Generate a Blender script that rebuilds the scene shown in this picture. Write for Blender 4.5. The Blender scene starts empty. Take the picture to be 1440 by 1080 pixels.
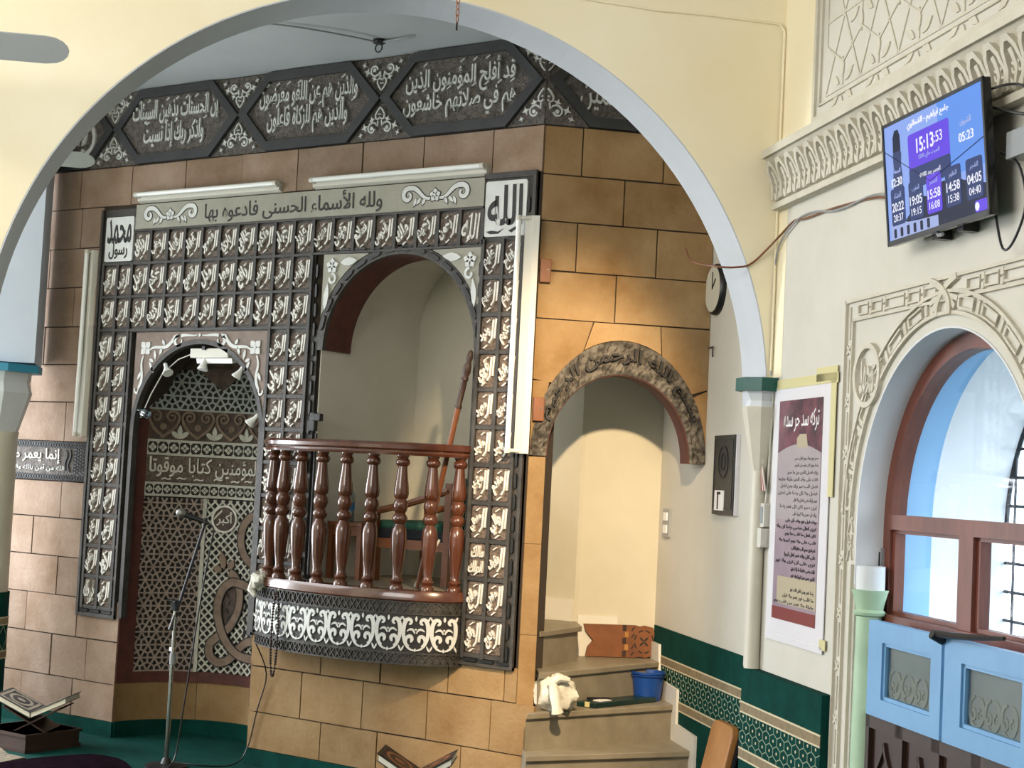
import bpy, bmesh, math, random
from mathutils import Vector, Matrix
from math import sin, cos, pi, radians, sqrt, atan2, hypot
random.seed(7)
SC = bpy.context.scene
COL = SC.collection
S2 = 2 ** -.5

# ------------------------------------------------------------------ camera
F_PX, PITCH, ROLL, YAW, EYE = 2250.0, radians(3.4616), radians(2.8985), radians(124.378), 1.6
fw = Vector((cos(YAW) * cos(PITCH), sin(YAW) * cos(PITCH), sin(PITCH)))
r0 = Vector((sin(YAW), -cos(YAW), 0))
u0 = r0.cross(fw)
rt = r0 * cos(ROLL) + u0 * sin(ROLL)
up = u0 * cos(ROLL) - r0 * sin(ROLL)
cd = bpy.data.cameras.new('camera')
cd.sensor_width = 36
cd.lens = F_PX / 1440 * 36
cd.clip_start = .05
cam = bpy.data.objects.new('camera', cd)
COL.objects.link(cam)
m = Matrix((rt, up, -fw)).transposed().to_4x4()
m.translation = (0, 0, EYE)
cam.matrix_world = m
SC.camera = cam

# ------------------------------------------------------------------ light
SC.view_settings.view_transform = 'Standard'
SC.view_settings.look = 'None'
SC.view_settings.gamma = 1
SC.view_settings.use_curve_mapping = False
SC.view_settings.exposure = 0.0
w = bpy.data.worlds.new('sky')
SC.world = w
w.use_nodes = True
bg = w.node_tree.nodes['Background']
bg.inputs[0].default_value = (.93, .965, 1.0, 1)
bg.inputs[1].default_value = 7.5


def light(name, kind, loc, target, energy, col, **kw):
    d = bpy.data.lights.new(name, kind)
    d.energy = energy
    d.color = col
    for k, v in kw.items():
        setattr(d, k, v)
    o = bpy.data.objects.new(name, d)
    COL.objects.link(o)
    o.location = loc
    o.rotation_euler = (Vector(target) - Vector(loc)).to_track_quat('-Z', 'Y').to_euler()
    return o


# added fill lamp in the hall with no window seen there, the window of the left bay, and the sunlit high window on the right
light('hall_fill_light', 'AREA', (-4.6, -.6, 3.5), (-4.4, 6.0, 2.0), 250, (1, .97, .93), shape='RECTANGLE', size=4.5, size_y=1.8)
light('left_bay_window_light', 'AREA', (-9.2, 5.0, 1.5), (-6.0, 6.0, 2.5), 120, (.88, .93, 1), shape='RECTANGLE', size=1.2, size_y=1.6)
sb = light('sunbeam_light', 'SPOT', (-2.19, 3.89, 3.2), (-4.17, 6.62, 1.45), 1200, (1, .75, .46), spot_size=radians(44), spot_blend=.7, shadow_soft_size=.05)
sb.scale = (.56, 1, 1)


# ------------------------------------------------------------------ materials
def lin(c):
    if isinstance(c, str):
        c = [int(c[i:i + 2], 16) / 255 for i in (0, 2, 4)]
    return tuple(x / 12.92 if x <= .04045 else ((x + .055) / 1.055) ** 2.4 for x in c) + (1,)


MATS = {}


def mat(name, col, rough=.6, metal=0, col2=None, vs=5, vmin=.35, vmax=.65, bump=0, bs=60, rand=0, emit=0, spec=.5, coat=0, detail=6, space='pos', stretch=None, alpha=1):
    M = bpy.data.materials.new(name)
    M.use_nodes = True
    nt = M.node_tree
    n, l = nt.nodes, nt.links
    b = n['Principled BSDF']
    b.inputs['Roughness'].default_value = rough
    b.inputs['Metallic'].default_value = metal
    b.inputs['Specular IOR Level'].default_value = spec
    b.inputs['Coat Weight'].default_value = coat
    b.inputs['Base Color'].default_value = lin(col)
    if col2 or bump:
        g = n.new('ShaderNodeNewGeometry')
        vec = g.outputs['Position']
        if stretch:
            mp = n.new('ShaderNodeMapping')
            mp.inputs['Scale'].default_value = stretch
            l.new(vec, mp.inputs[0])
            vec = mp.outputs[0]
    src = None
    if col2:
        t = n.new('ShaderNodeTexNoise')
        t.inputs['Scale'].default_value = vs
        t.inputs['Detail'].default_value = detail
        t.inputs['Roughness'].default_value = .62
        l.new(vec, t.inputs['Vector'])
        rp = n.new('ShaderNodeMapRange')
        rp.inputs[1].default_value = vmin
        rp.inputs[2].default_value = vmax
        l.new(t.outputs[0], rp.inputs[0])
        mx = n.new('ShaderNodeMix')
        mx.data_type = 'RGBA'
        mx.inputs[6].default_value = lin(col)
        mx.inputs[7].default_value = lin(col2)
        l.new(rp.outputs[0], mx.inputs[0])
        src = mx.outputs[2]
        l.new(src, b.inputs['Base Color'])
    if rand:
        oi = n.new('ShaderNodeObjectInfo')
        hs = n.new('ShaderNodeHueSaturation')
        mr = n.new('ShaderNodeMapRange')
        mr.inputs[3].default_value = 1 - rand
        mr.inputs[4].default_value = 1 + rand
        l.new(oi.outputs['Random'], mr.inputs[0])
        l.new(mr.outputs[0], hs.inputs['Value'])
        if src:
            l.new(src, hs.inputs['Color'])
        else:
            hs.inputs['Color'].default_value = lin(col)
        l.new(hs.outputs[0], b.inputs['Base Color'])
    if bump:
        t2 = n.new('ShaderNodeTexNoise')
        t2.inputs['Scale'].default_value = bs
        t2.inputs['Detail'].default_value = 5
        l.new(vec, t2.inputs['Vector'])
        bp = n.new('ShaderNodeBump')
        bp.inputs['Strength'].default_value = bump
        bp.inputs['Distance'].default_value = .01
        l.new(t2.outputs[0], bp.inputs['Height'])
        l.new(bp.outputs[0], b.inputs['Normal'])
    if emit:
        b.inputs['Emission Color'].default_value = lin(col)
        b.inputs['Emission Strength'].default_value = emit
        b.inputs['Base Color'].default_value = (0.01, 0.01, 0.01, 1)
    MATS[name] = M
    return M


mat('stone', '9c8776', .85, col2='745a42', vs=3.0, vmin=.30, vmax=.72, bump=.4, bs=45, rand=.12)
mat('stone_ochre', 'a0855f', .85, col2='7c5b30', vs=3.0, vmin=.28, vmax=.74, bump=.4, bs=45, rand=.10)
mat('stairwell', 'c9c4b4', .8, col2='c0bba9', vs=2)
mat('lattice_wood', '8b7768', .7, col2='735f51', vs=16, bump=.15)
mat('mortar', '3a3028', .95)
mat('yellow', 'f1e8cd', .75, col2='ecdfbd', vs=1.2, bump=.08, bs=25)
mat('cream', 'c9c5bb', .8, col2='c1bdb1', vs=2, bump=.08, bs=30)
mat('creamwarm', 'dad7cc', .8, col2='d2cec1', vs=2, bump=.06, bs=30)
mat('white_paint', 'd3d6d9', .7, col2='c9ccd0', vs=2, bump=.06, bs=20)
mat('blue_white', 'cdd6e4', .7, col2='c4cedd', vs=2)
mat('soffit', 'c4c8cd', .75, col2='bbc0c6', vs=2, bump=.05, bs=20)
mat('ceil', 'b4b8ba', .8, col2='abb0b2', vs=1.5)
mat('plaster', 'c9c3b4', .75, col2='beb7a6', vs=6, bump=.25, bs=70)
mat('carpet', '0a4039', .95, col2='08352f', vs=9, bump=.3, bs=400, spec=.1)
mat('carpet_stripe', '8f8068', .95, col2='7d6f58', vs=30, spec=.1)
mat('carpet_line', '8d9b86', .95, spec=.1)
mat('carpet_edge', 'c8bd9f', .95, spec=.1)
mat('dark_frame', '413d39', .55, col2='2c2926', vs=14, bump=.3, bs=90)
mat('frieze_frame', '37383a', .7, col2='2d2e30', vs=8, bump=.15, bs=60)
mat('tile_ground', '7c6b60', .7, col2='4a4039', vs=60, bump=.9, bs=110)
mat('frieze_ground', '6a625c', .8, col2='403c39', vs=50, bump=.9, bs=100)
mat('letter', 'dcd9d2', .5, col2='c4c0b8', vs=30)
mat('letter_grey', 'cbccc8', .55, col2='b4b5b2', vs=25)
mat('strip_ground', '9b988b', .6, col2='8f8c7f', vs=6, bump=.08)
mat('plaque_white', 'd2d3d1', .55, col2='c5c6c3', vs=8)
mat('ink', '1d1b1a', .6)
mat('spandrel', '86766c', .7, col2='74645b', vs=12, bump=.2)
mat('maroon', '5d2f26', .7, col2='4a2620', vs=16, bump=.25, bs=60)
mat('lattice_brown', 'a6968d', .7, col2='8a7a72', vs=18, bump=.15)
mat('lattice_grey', 'a3a9a6', .6, col2='8c918f', vs=18, bump=.15)
mat('lattice_white', 'c4c2b8', .65, col2='adaba1', vs=18, bump=.15)
mat('niche_dark', '2a2523', .8, col2='1f1b1a', vs=20)
mat('niche_brown', '5a4a43', .75, col2='443833', vs=20, bump=.3)
mat('snake', '836f5f', .7, col2='6c5a4b', vs=16, bump=.15)
mat('rail', '5c3422', .24, col2='452213', vs=7, coat=.5, stretch=(1, 1, .25))
mat('wood', '7d4a2a', .4, col2='673a1e', vs=9, stretch=(1, 1, .3))
mat('wood_light', '7c4c2b', .5, col2='683d21', vs=9)
mat('wood_dark', '38231a', .5, col2='2a1912', vs=10, stretch=(1, 1, .25))
mat('wood_window', '744030', .45, col2='5c3024', vs=8, stretch=(1, 1, .25))
mat('wood_tan', 'a9773f', .6, col2='96672f', vs=8)
mat('rubble', '6d675d', .85, col2='3a3530', vs=22, vmin=.4, vmax=.6, bump=1, bs=34)
mat('marble', '8f8674', .45, col2='7d7463', vs=7, bump=.05)
mat('marble_edge', '8c8373', .4, col2='776e60', vs=12)
mat('skirting', 'd5d3cb', .5)
mat('teal', '185850', .4, col2='144b45', vs=9)
mat('tealblue', '2f88a8', .5)
mat('capital', 'd0cbbb', .55, col2='c4bfae', vs=4)
mat('pale_green', 'a9c4a7', .6, col2='9ab698', vs=6)
mat('sky_blue', '6c9cc6', .5, col2='6494bf', vs=4)
mat('blue_band', '92c4ee', .6)
mat('ext_white', 'f0f3f6', .8)
mat('iron', '3c3d42', .5, metal=.6)
mat('lampbody', 'c9c6bc', .4)
mat('tube', 'e8e9e6', .25)
mat('black', '141415', .4)
mat('black_gloss', '0c0c0e', .15)
mat('grey_plastic', '8e9194', .4)
mat('fan_grey', 'a9adae', .5)
mat('chrome', '9b9c98', .25, metal=1)
mat('mic_mesh', '84827c', .4, metal=.8)
mat('bag', 'cfccc0', .45, col2='bdb9ab', vs=18, bump=.5, bs=30)
mat('folder', '153331', .35, col2='0f2726', vs=8)
mat('bucket', '123f86', .35)
mat('page', 'e9e4d4', .8)
mat('book_cover', '4a4a50', .5, col2='35353b', vs=30)
mat('book_border', 'a79d8c', .6)
mat('rug', '1d1319', 1, col2='150d12', vs=14, bump=.3, bs=300, spec=0)
mat('rug_beige', '8c8069', .95, col2='4f4536', vs=35)
mat('tan_leather', 'a9743e', .55, col2='97652f', vs=6)
mat('cushion_green', '1d4a3a', .9, col2='4d6b4e', vs=35, vmin=.55, vmax=.65)
mat('green_cloth', '0d3d33', .95)
mat('navy', '12161f', .9)
mat('bottle_plastic', '9fb6bd', .1, spec=.7)
mat('bottle_blue', '2c6e9c', .3)
mat('poster_paper', 'd9d7dc', .25)
mat('poster_top', '2e2133', .25, col2='7b4a57', vs=7)
mat('poster_body', '8b7a88', .3, col2='a08e96', vs=3)
mat('poster_beige', 'b0a58c', .3)
mat('poster_grey', '9d9198', .3, col2='aaa0a2', vs=4)
mat('poster_red', '7a3434', .3)
mat('tape', 'cdc594', .3)
mat('print_black', '2a2425', .6)
mat('print_white', 'e8e6e6', .6)
mat('carved_frame', '2b2a28', .45, col2='3b3a37', vs=40, bump=.6, bs=120)
mat('copper', '9a5a32', .4)
mat('thread', 'd9cfc4', .8)
mat('tassel_red', '8a3b3e', .8)
mat('lace', 'cdd0d1', .7, col2='c2c5c6', vs=20)
mat('scr_sky', '8fabf0', .2, emit=1.0)
mat('scr_sky2', '6496ec', .2, emit=1.0)
mat('scr_purple', '6648e4', .2, emit=1.0)
mat('scr_card', '33457d', .2, emit=.8)
mat('scr_dark', '1c2748', .2, emit=.7)
mat('scr_tower', '3a4a7c', .2, emit=.8)
mat('scr_white', 'f1f2ff', .2, emit=1.0)
mat('scr_pale', 'a9b8ec', .2, emit=.9)


def glassy(name, tint, rough=.02, gl=.08):
    M = bpy.data.materials.new(name)
    M.use_nodes = True
    nt = M.node_tree
    n, l = nt.nodes, nt.links
    n.remove(n['Principled BSDF'])
    out = n['Material Output']
    t = n.new('ShaderNodeBsdfTransparent')
    t.inputs[0].default_value = lin(tint)
    g = n.new('ShaderNodeBsdfGlossy')
    g.inputs['Roughness'].default_value = rough
    mx = n.new('ShaderNodeMixShader')
    mx.inputs[0].default_value = gl
    l.new(t.outputs[0], mx.inputs[1])
    l.new(g.outputs[0], mx.inputs[2])
    l.new(mx.outputs[0], out.inputs[0])
    MATS[name] = M


glassy('glass', 'eef4f8')
glassy('glass_dusty', 'e2e6e6', .15, .12)
glassy('bottle_clear', 'b9ccd2', .05, .2)


# ------------------------------------------------------------------ scene objects
def adopt(o, parent):
    if parent is not None:
        o.parent = parent
        o.matrix_parent_inverse = Matrix.Translation(-Vector(ORIG[parent.name]))


ORIG = {}


def link(o, loc=(0, 0, 0), parent=None):
    COL.objects.link(o)
    o.location = loc
    ORIG[o.name] = tuple(loc)
    adopt(o, parent)
    return o


def tag(o, label=None, cat=None, group=None, kind=None):
    if label:
        o['label'] = label
    if cat:
        o['category'] = cat
    if group:
        o['group'] = group
    if kind:
        o['kind'] = kind
    return o


def thing(name, label, cat, loc, group=None, kind=None):
    o = bpy.data.objects.new(name, None)
    o.empty_display_size = .1
    link(o, loc)
    return tag(o, label, cat, group, kind)


def inst(src, loc, parent=None, rot=0):
    """another object sharing src's mesh; loc is the offset added to src's own place"""
    o = src.copy()
    COL.objects.link(o)
    o.parent = None
    o.matrix_parent_inverse = Matrix.Identity(4)
    o.location = loc
    o.rotation_euler = (0, 0, rot)
    ORIG[o.name] = tuple(loc)
    adopt(o, parent)
    return o


# ------------------------------------------------------------------ frames: (u, z, n) -> world
YM = 6.5


def ct(c, t, z):
    return Vector((S2 * (c + t), S2 * (c - t), z))


def f_main(u, z, n):
    return Vector((u, YM - n, z))


def f_face(u, z, n):
    return Vector((-4.33 + S2 * (u + n), YM + S2 * (u - n), z))


def f_stair(u, z, n):
    return ct(2.43 - n, u, z)


def f_right(u, z, n):
    return ct(2.33 - n, u, z)


def f_arch(u, z, n):
    return ct(u, -6.45 + n, z)


NX, NR = -6.6, .53


def f_niche(u, z, n):
    a = u / NR
    return Vector((NX - (NR - n) * cos(a), YM + (NR - n) * sin(a), z))


BX, BA, BB = -5.33, .66, .31
_tab = [0.0]
_N = 200
for i in range(_N):
    a0, a1 = pi * i / _N, pi * (i + 1) / _N
    _tab.append(_tab[-1] + hypot(BA * (cos(a1) - cos(a0)), BB * (sin(a1) - sin(a0))))
BLEN = _tab[-1]


def f_balc(u, z, n):
    """u runs along the bulging plan of the balcony from the left wall end to the right one"""
    u = min(max(u, 0), BLEN)
    lo = 0
    hi = _N
    while hi - lo > 1:
        md = (lo + hi) // 2
        if _tab[md] <= u:
            lo = md
        else:
            hi = md
    fr = (u - _tab[lo]) / max(1e-9, _tab[lo + 1] - _tab[lo])
    a = pi * (lo + fr) / _N
    nx, ny = -cos(a) / BA, -sin(a) / BB
    L = hypot(nx, ny)
    return Vector((BX - BA * cos(a) + n * nx / L, YM - BB * sin(a) + n * ny / L, z))


def f_world(x, z, n):
    return Vector((x, n, z))


# ------------------------------------------------------------------ text (shaped Arabic in presentation forms)
_FORMS = {}


def _reg(ch, iso, n):
    _FORMS[ch] = (iso, n)


for ch, iso, n in [('ء', 0xFE80, 1), ('آ', 0xFE81, 2), ('أ', 0xFE83, 2), ('ؤ', 0xFE85, 2), ('إ', 0xFE87, 2), ('ئ', 0xFE89, 4), ('ا', 0xFE8D, 2), ('ب', 0xFE8F, 4), ('ة', 0xFE93, 2), ('ت', 0xFE95, 4), ('ث', 0xFE99, 4), ('ج', 0xFE9D, 4), ('ح', 0xFEA1, 4), ('خ', 0xFEA5, 4), ('د', 0xFEA9, 2), ('ذ', 0xFEAB, 2), ('ر', 0xFEAD, 2), ('ز', 0xFEAF, 2), ('س', 0xFEB1, 4), ('ش', 0xFEB5, 4), ('ص', 0xFEB9, 4), ('ض', 0xFEBD, 4), ('ط', 0xFEC1, 4), ('ظ', 0xFEC5, 4), ('ع', 0xFEC9, 4), ('غ', 0xFECD, 4), ('ف', 0xFED1, 4), ('ق', 0xFED5, 4), ('ك', 0xFED9, 4), ('ل', 0xFEDD, 4), ('م', 0xFEE1, 4), ('ن', 0xFEE5, 4), ('ه', 0xFEE9, 4), ('و', 0xFEED, 2), ('ى', 0xFEEF, 2), ('ي', 0xFEF1, 4)]:
    _reg(ch, iso, n)
_LA = {'آ': 0xFEF5, 'أ': 0xFEF7, 'إ': 0xFEF9, 'ا': 0xFEFB}


def shape(s):
    out = []
    i = 0
    prev = False
    while i < len(s):
        ch = s[i]
        if ch == 'ل' and i + 1 < len(s) and s[i + 1] in _LA:
            out.append(chr(_LA[s[i + 1]] + (1 if prev else 0)))
            prev = False
            i += 2
            continue
        if ch not in _FORMS:
            out.append(ch)
            prev = False
            i += 1
            continue
        iso, n = _FORMS[ch]
        nxt = i + 1 < len(s) and s[i + 1] in _FORMS and _FORMS[s[i + 1]][1] > 1
        if n == 1:
            k = 0
        elif n == 2:
            k = 1 if prev else 0
        else:
            k = (3 if nxt else 1) if prev else (2 if nxt else 0)
        out.append('\u06d5' if ch == 'ه' and k == 0 else chr(iso + k))
        prev = n == 4 and nxt
        i += 1
    # reverse into visual order, leaving runs of figures as they are
    r = ''.join(reversed(out))
    return r


_TC = {}


def text_mesh(s, bold=0.0, res=3, arabic=True):
    key = (s, bold, res)
    if key in _TC:
        return _TC[key]
    c = bpy.data.curves.new('text', 'FONT')
    c.body = '\n'.join(shape(x) if arabic else x for x in s.split('\n'))
    c.align_x = 'CENTER'
    c.extrude = .5
    c.offset = bold
    c.resolution_u = res
    c.space_line = .95
    o = bpy.data.objects.new('text', c)
    COL.objects.link(o)
    dg = bpy.context.evaluated_depsgraph_get()
    me = o.evaluated_get(dg).to_mesh()
    v = [tuple(p.co) for p in me.vertices]
    f = [tuple(p.vertices) for p in me.polygons]
    xs = [p[0] for p in v]
    ys = [p[1] for p in v]
    bb = (min(xs), max(xs), min(ys), max(ys))
    bpy.data.objects.remove(o)
    bpy.data.curves.remove(c)
    _TC[key] = (v, f, bb)
    return _TC[key]


# ------------------------------------------------------------------ mesh builder
def quad_poly(u0, u1, z0, z1):
    return [(u0, z0), (u1, z0), (u1, z1), (u0, z1)]


def rrect(u0, u1, z0, z1, r, k=3):
    out = []
    for cx, cz, a in ((u1 - r, z0 + r, -90), (u1 - r, z1 - r, 0), (u0 + r, z1 - r, 90), (u0 + r, z0 + r, 180)):
        for i in range(k + 1):
            t = radians(a + 90 * i / k)
            out.append((cx + r * cos(t), cz + r * sin(t)))
    return out


def arc(cx, cz, r, a0, a1, k, rz=None):
    rz = r if rz is None else rz
    return [(cx + r * cos(radians(a0 + (a1 - a0) * i / k)), cz + rz * sin(radians(a0 + (a1 - a0) * i / k))) for i in range(k + 1)]


class MB:
    def __init__(self):
        self.v = []
        self.f = []

    def add(self, vs, fs):
        b = len(self.v)
        self.v += [tuple(p) for p in vs]
        self.f += [tuple(i + b for i in q) for q in fs]
        return self

    def box(self, f, a0, a1, z0, z1, n0, n1, k=1):
        vs = []
        for i in range(k + 1):
            u = a0 + (a1 - a0) * i / k
            vs += [f(u, z0, n0), f(u, z1, n0), f(u, z1, n1), f(u, z0, n1)]
        fs = [(0, 1, 2, 3)]
        for i in range(k):
            b = 4 * i
            for j in range(4):
                fs.append((b + j, b + 4 + j, b + 4 + (j + 1) % 4, b + (j + 1) % 4))
        e = 4 * k
        fs.append((e + 3, e + 2, e + 1, e))
        return self.add(vs, fs)

    def prism(self, f, poly, n0, n1):
        k = len(poly)
        vs = [f(u, z, n0) for u, z in poly] + [f(u, z, n1) for u, z in poly]
        fs = [tuple(range(k - 1, -1, -1)), tuple(range(k, 2 * k))]
        fs += [(i, (i + 1) % k, k + (i + 1) % k, k + i) for i in range(k)]
        return self.add(vs, fs)

    def strip(self, f, A, B, n0, n1):
        """solid between two matched polylines A and B (lists of (u,z))"""
        k = len(A)
        vs = []
        for (a, b) in zip(A, B):
            vs += [f(*a, n0), f(*b, n0), f(*b, n1), f(*a, n1)]
        fs = [(0, 1, 2, 3)]
        for i in range(k - 1):
            b = 4 * i
            for j in range(4):
                fs.append((b + j, b + 4 + j, b + 4 + (j + 1) % 4, b + (j + 1) % 4))
        e = 4 * (k - 1)
        fs.append((e + 3, e + 2, e + 1, e))
        return self.add(vs, fs)

    def ribbon(self, f, pts, wd, n0, n1, closed=False):
        k = len(pts)
        A, B = [], []
        for i in range(k):
            if closed:
                p, q = pts[i - 1], pts[(i + 1) % k]
            else:
                p, q = pts[max(0, i - 1)], pts[min(k - 1, i + 1)]
            dx, dz = q[0] - p[0], q[1] - p[1]
            L = hypot(dx, dz) or 1e-9
            wv = (wd[i] if isinstance(wd, (list, tuple)) else wd) / 2
            A.append((pts[i][0] - dz / L * wv, pts[i][1] + dx / L * wv))
            B.append((pts[i][0] + dz / L * wv, pts[i][1] - dx / L * wv))
        if closed:
            A.append(A[0])
            B.append(B[0])
        return self.strip(f, A, B, n0, n1)

    def dot(self, f, u, z, r, n0, n1, k=8):
        return self.prism(f, arc(u, z, r, 0, 360 - 360 / k, k - 1), n0, n1)

    def tube(self, pts, r, k=8, cap=True, sm=0):
        pts = [Vector(p) for p in pts]
        if sm:
            out = []
            for i in range(len(pts) - 1):
                p0, p1, p2, p3 = pts[max(i - 1, 0)], pts[i], pts[i + 1], pts[min(i + 2, len(pts) - 1)]
                for j in range(sm):
                    t = j / sm
                    out.append(.5 * (2 * p1 + (p2 - p0) * t + (2 * p0 - 5 * p1 + 4 * p2 - p3) * t * t + (3 * p1 - p0 - 3 * p2 + p3) * t ** 3))
            pts = out + [pts[-1]]
        vs, fs = [], []
        ref = None
        for i, p in enumerate(pts):
            t = (pts[min(i + 1, len(pts) - 1)] - pts[max(i - 1, 0)]).normalized()
            if ref is None:
                ref = t.orthogonal().normalized()
            ref = (ref - t * ref.dot(t)).normalized()
            b = t.cross(ref)
            rr = r[i] if isinstance(r, (list, tuple)) else r
            for j in range(k):
                a = 2 * pi * j / k
                vs.append(p + (ref * cos(a) + b * sin(a)) * rr)
        for i in range(len(pts) - 1):
            for j in range(k):
                fs.append((i * k + j, i * k + (j + 1) % k, (i + 1) * k + (j + 1) % k, (i + 1) * k + j))
        if cap:
            fs.append(tuple(range(k - 1, -1, -1)))
            e = (len(pts) - 1) * k
            fs.append(tuple(range(e, e + k)))
        return self.add(vs, fs)

    def lathe(self, o, prof, k=16, axis=Vector((0, 0, 1)), a0=0, sq=1.0):
        o = Vector(o)
        axis = Vector(axis).normalized()
        x = axis.orthogonal().normalized() if abs(axis.z) < .99 else Vector((1, 0, 0))
        y = axis.cross(x)
        vs, fs = [], []
        for r, h in prof:
            for j in range(k):
                a = a0 + 2 * pi * j / k
                vs.append(o + axis * h + (x * cos(a) + y * sin(a) * sq) * max(r, 1e-5))
        for i in range(len(prof) - 1):
            for j in range(k):
                fs.append((i * k + j, i * k + (j + 1) % k, (i + 1) * k + (j + 1) % k, (i + 1) * k + j))
        fs.append(tuple(range(k - 1, -1, -1)))
        e = (len(prof) - 1) * k
        fs.append(tuple(range(e, e + k)))
        return self.add(vs, fs)

    def hexa(self, pts):
        """8 corners: bottom ring then top ring"""
        return self.add(pts, [(3, 2, 1, 0), (4, 5, 6, 7), (0, 1, 5, 4), (1, 2, 6, 5), (2, 3, 7, 6), (3, 0, 4, 7)])

    def cbox(self, c, sx, sy, sz, rz=0, rx=0):
        R = Matrix.Rotation(rz, 3, 'Z') @ Matrix.Rotation(rx, 3, 'X')
        c = Vector(c)
        P = [c + R @ Vector((x * sx / 2, y * sy / 2, z * sz / 2)) for z in (-1, 1) for x, y in ((-1, -1), (1, -1), (1, 1), (-1, 1))]
        return self.hexa(P)

    def text(self, f, s, ua, ub, za, zb, n0, n1, bold=.0, res=3, keep=False, arabic=True, slant=0):
        v, fs, (x0, x1, y0, y1) = text_mesh(s, bold, res, arabic)
        su, sz = (ub - ua) / (x1 - x0), (zb - za) / (y1 - y0)
        if keep:
            su = sz = min(su, sz)
        cu, cz = (ua + ub) / 2, (za + zb) / 2
        mx, my = (x0 + x1) / 2, (y0 + y1) / 2
        self.add([f(cu + (x - mx) * su + slant * (y - my) * sz, cz + (y - my) * sz, n0 + (z + .5) * (n1 - n0)) for x, y, z in v], fs)
        return self

    def build(self, name, material, parent=None, smooth=False, center=True, fix=True, bevel=0):
        me = bpy.data.meshes.new(name)
        xs = [[p[i] for p in self.v] for i in range(3)]
        c = Vector([(min(x) + max(x)) / 2 for x in xs]) if center else Vector((0, 0, 0))
        me.from_pydata([Vector(p) - c for p in self.v], [], self.f)
        if fix:
            bm = bmesh.new()
            bm.from_mesh(me)
            bmesh.ops.recalc_face_normals(bm, faces=bm.faces)
            bm.to_mesh(me)
            bm.free()
        me.materials.append(MATS[material])
        if smooth:
            me.polygons.foreach_set('use_smooth', [True] * len(me.polygons))
            try:
                me.set_sharp_from_angle(angle=radians(40))
            except Exception:
                pass
        o = bpy.data.objects.new(name, me)
        link(o, c, parent)
        if bevel:
            b = o.modifiers.new('bevel', 'BEVEL')
            b.width = bevel
            b.segments = 2
            b.limit_method = 'ANGLE'
        return o


def seg_clip(p, q, u0, u1, z0, z1):
    t0, t1 = 0, 1
    dx, dz = q[0] - p[0], q[1] - p[1]
    for a, b in ((-dx, p[0] - u0), (dx, u1 - p[0]), (-dz, p[1] - z0), (dz, z1 - p[1])):
        if abs(a) < 1e-12:
            if b < 0:
                return None
        else:
            t = b / a
            if a < 0:
                t0 = max(t0, t)
            else:
                t1 = min(t1, t)
    if t0 >= t1:
        return None
    return (p[0] + dx * t0, p[1] + dz * t0), (p[0] + dx * t1, p[1] + dz * t1)


def star_segments(u0, u1, z0, z1, p):
    """six-petal star lattice: triangular grid lines and the hexagons round every node"""
    out = []
    h = p * sqrt(3) / 2
    r = p / sqrt(3)
    for j in range(-1, int((z1 - z0) / h) + 3):
        for i in range(-1, int((u1 - u0) / p) + 3):
            x = u0 + i * p + (p / 2 if j % 2 else 0)
            z = z0 + j * h
            for a in (0, 60, 120):
                out.append(((x, z), (x + p * cos(radians(a)), z + p * sin(radians(a)))))
            for a in (30, 90, 150):
                q0 = (x + r * cos(radians(a)), z + r * sin(radians(a)))
                q1 = (x + r * cos(radians(a + 60)), z + r * sin(radians(a + 60)))
                out.append((q0, q1))
    return [c for c in (seg_clip(a, b, u0, u1, z0, z1) for a, b in out) if c]


def bez(p0, p1, p2, p3, k=10):
    out = []
    for i in range(k + 1):
        t = i / k
        a, b, c, d = (1 - t) ** 3, 3 * t * (1 - t) ** 2, 3 * t * t * (1 - t), t ** 3
        out.append((a * p0[0] + b * p1[0] + c * p2[0] + d * p3[0], a * p0[1] + b * p1[1] + c * p2[1] + d * p3[1]))
    return out


def spiral(cx, cz, r0, r1, a0, a1, k=16):
    return [(cx + (r0 + (r1 - r0) * i / k) * cos(radians(a0 + (a1 - a0) * i / k)), cz + (r0 + (r1 - r0) * i / k) * sin(radians(a0 + (a1 - a0) * i / k))) for i in range(k + 1)]


def taper(k, w0, w1, wm=None):
    if wm is None:
        return [w0 + (w1 - w0) * i / (k - 1) for i in range(k)]
    return [w0 + (w1 - w0) * i / (k - 1) + (wm - (w0 + w1) / 2) * sin(pi * i / (k - 1)) for i in range(k)]


def leaf(f, mb, p, ang, L, W, n0, n1):
    a = radians(ang)
    ux, uz = cos(a), sin(a)
    pts = [(0, 0), (.25, .38), (.55, .5), (.8, .28), (1, 0), (.8, -.28), (.55, -.5), (.25, -.38)]
    mb.prism(f, [(p[0] + ux * x * L - uz * y * W, p[1] + uz * x * L + ux * y * W) for x, y in pts], n0, n1)


def flower(f, mb, u, z, r, n0, n1, petals=5, rot=90):
    for i in range(petals):
        leaf(f, mb, (u, z), rot + 360 / petals * i, r, r * .85, n0, n1)
    mb.dot(f, u, z, r * .2, n0, n1 + .002)


# ================================================================== THE SETTING
def struct(name, mb, material, parent=None, **k):
    o = mb.build(name, material, parent, **k)
    if parent is None:
        o['kind'] = 'structure'
    return o


def f_plan(c, t, h):
    return ct(c, t, h)


def f_xy(x, y, h):
    return Vector((x, y, h))


floor = struct('floor', MB().box(f_xy, -12, 6, -4, 12, -.1, 0), 'carpet')

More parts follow.
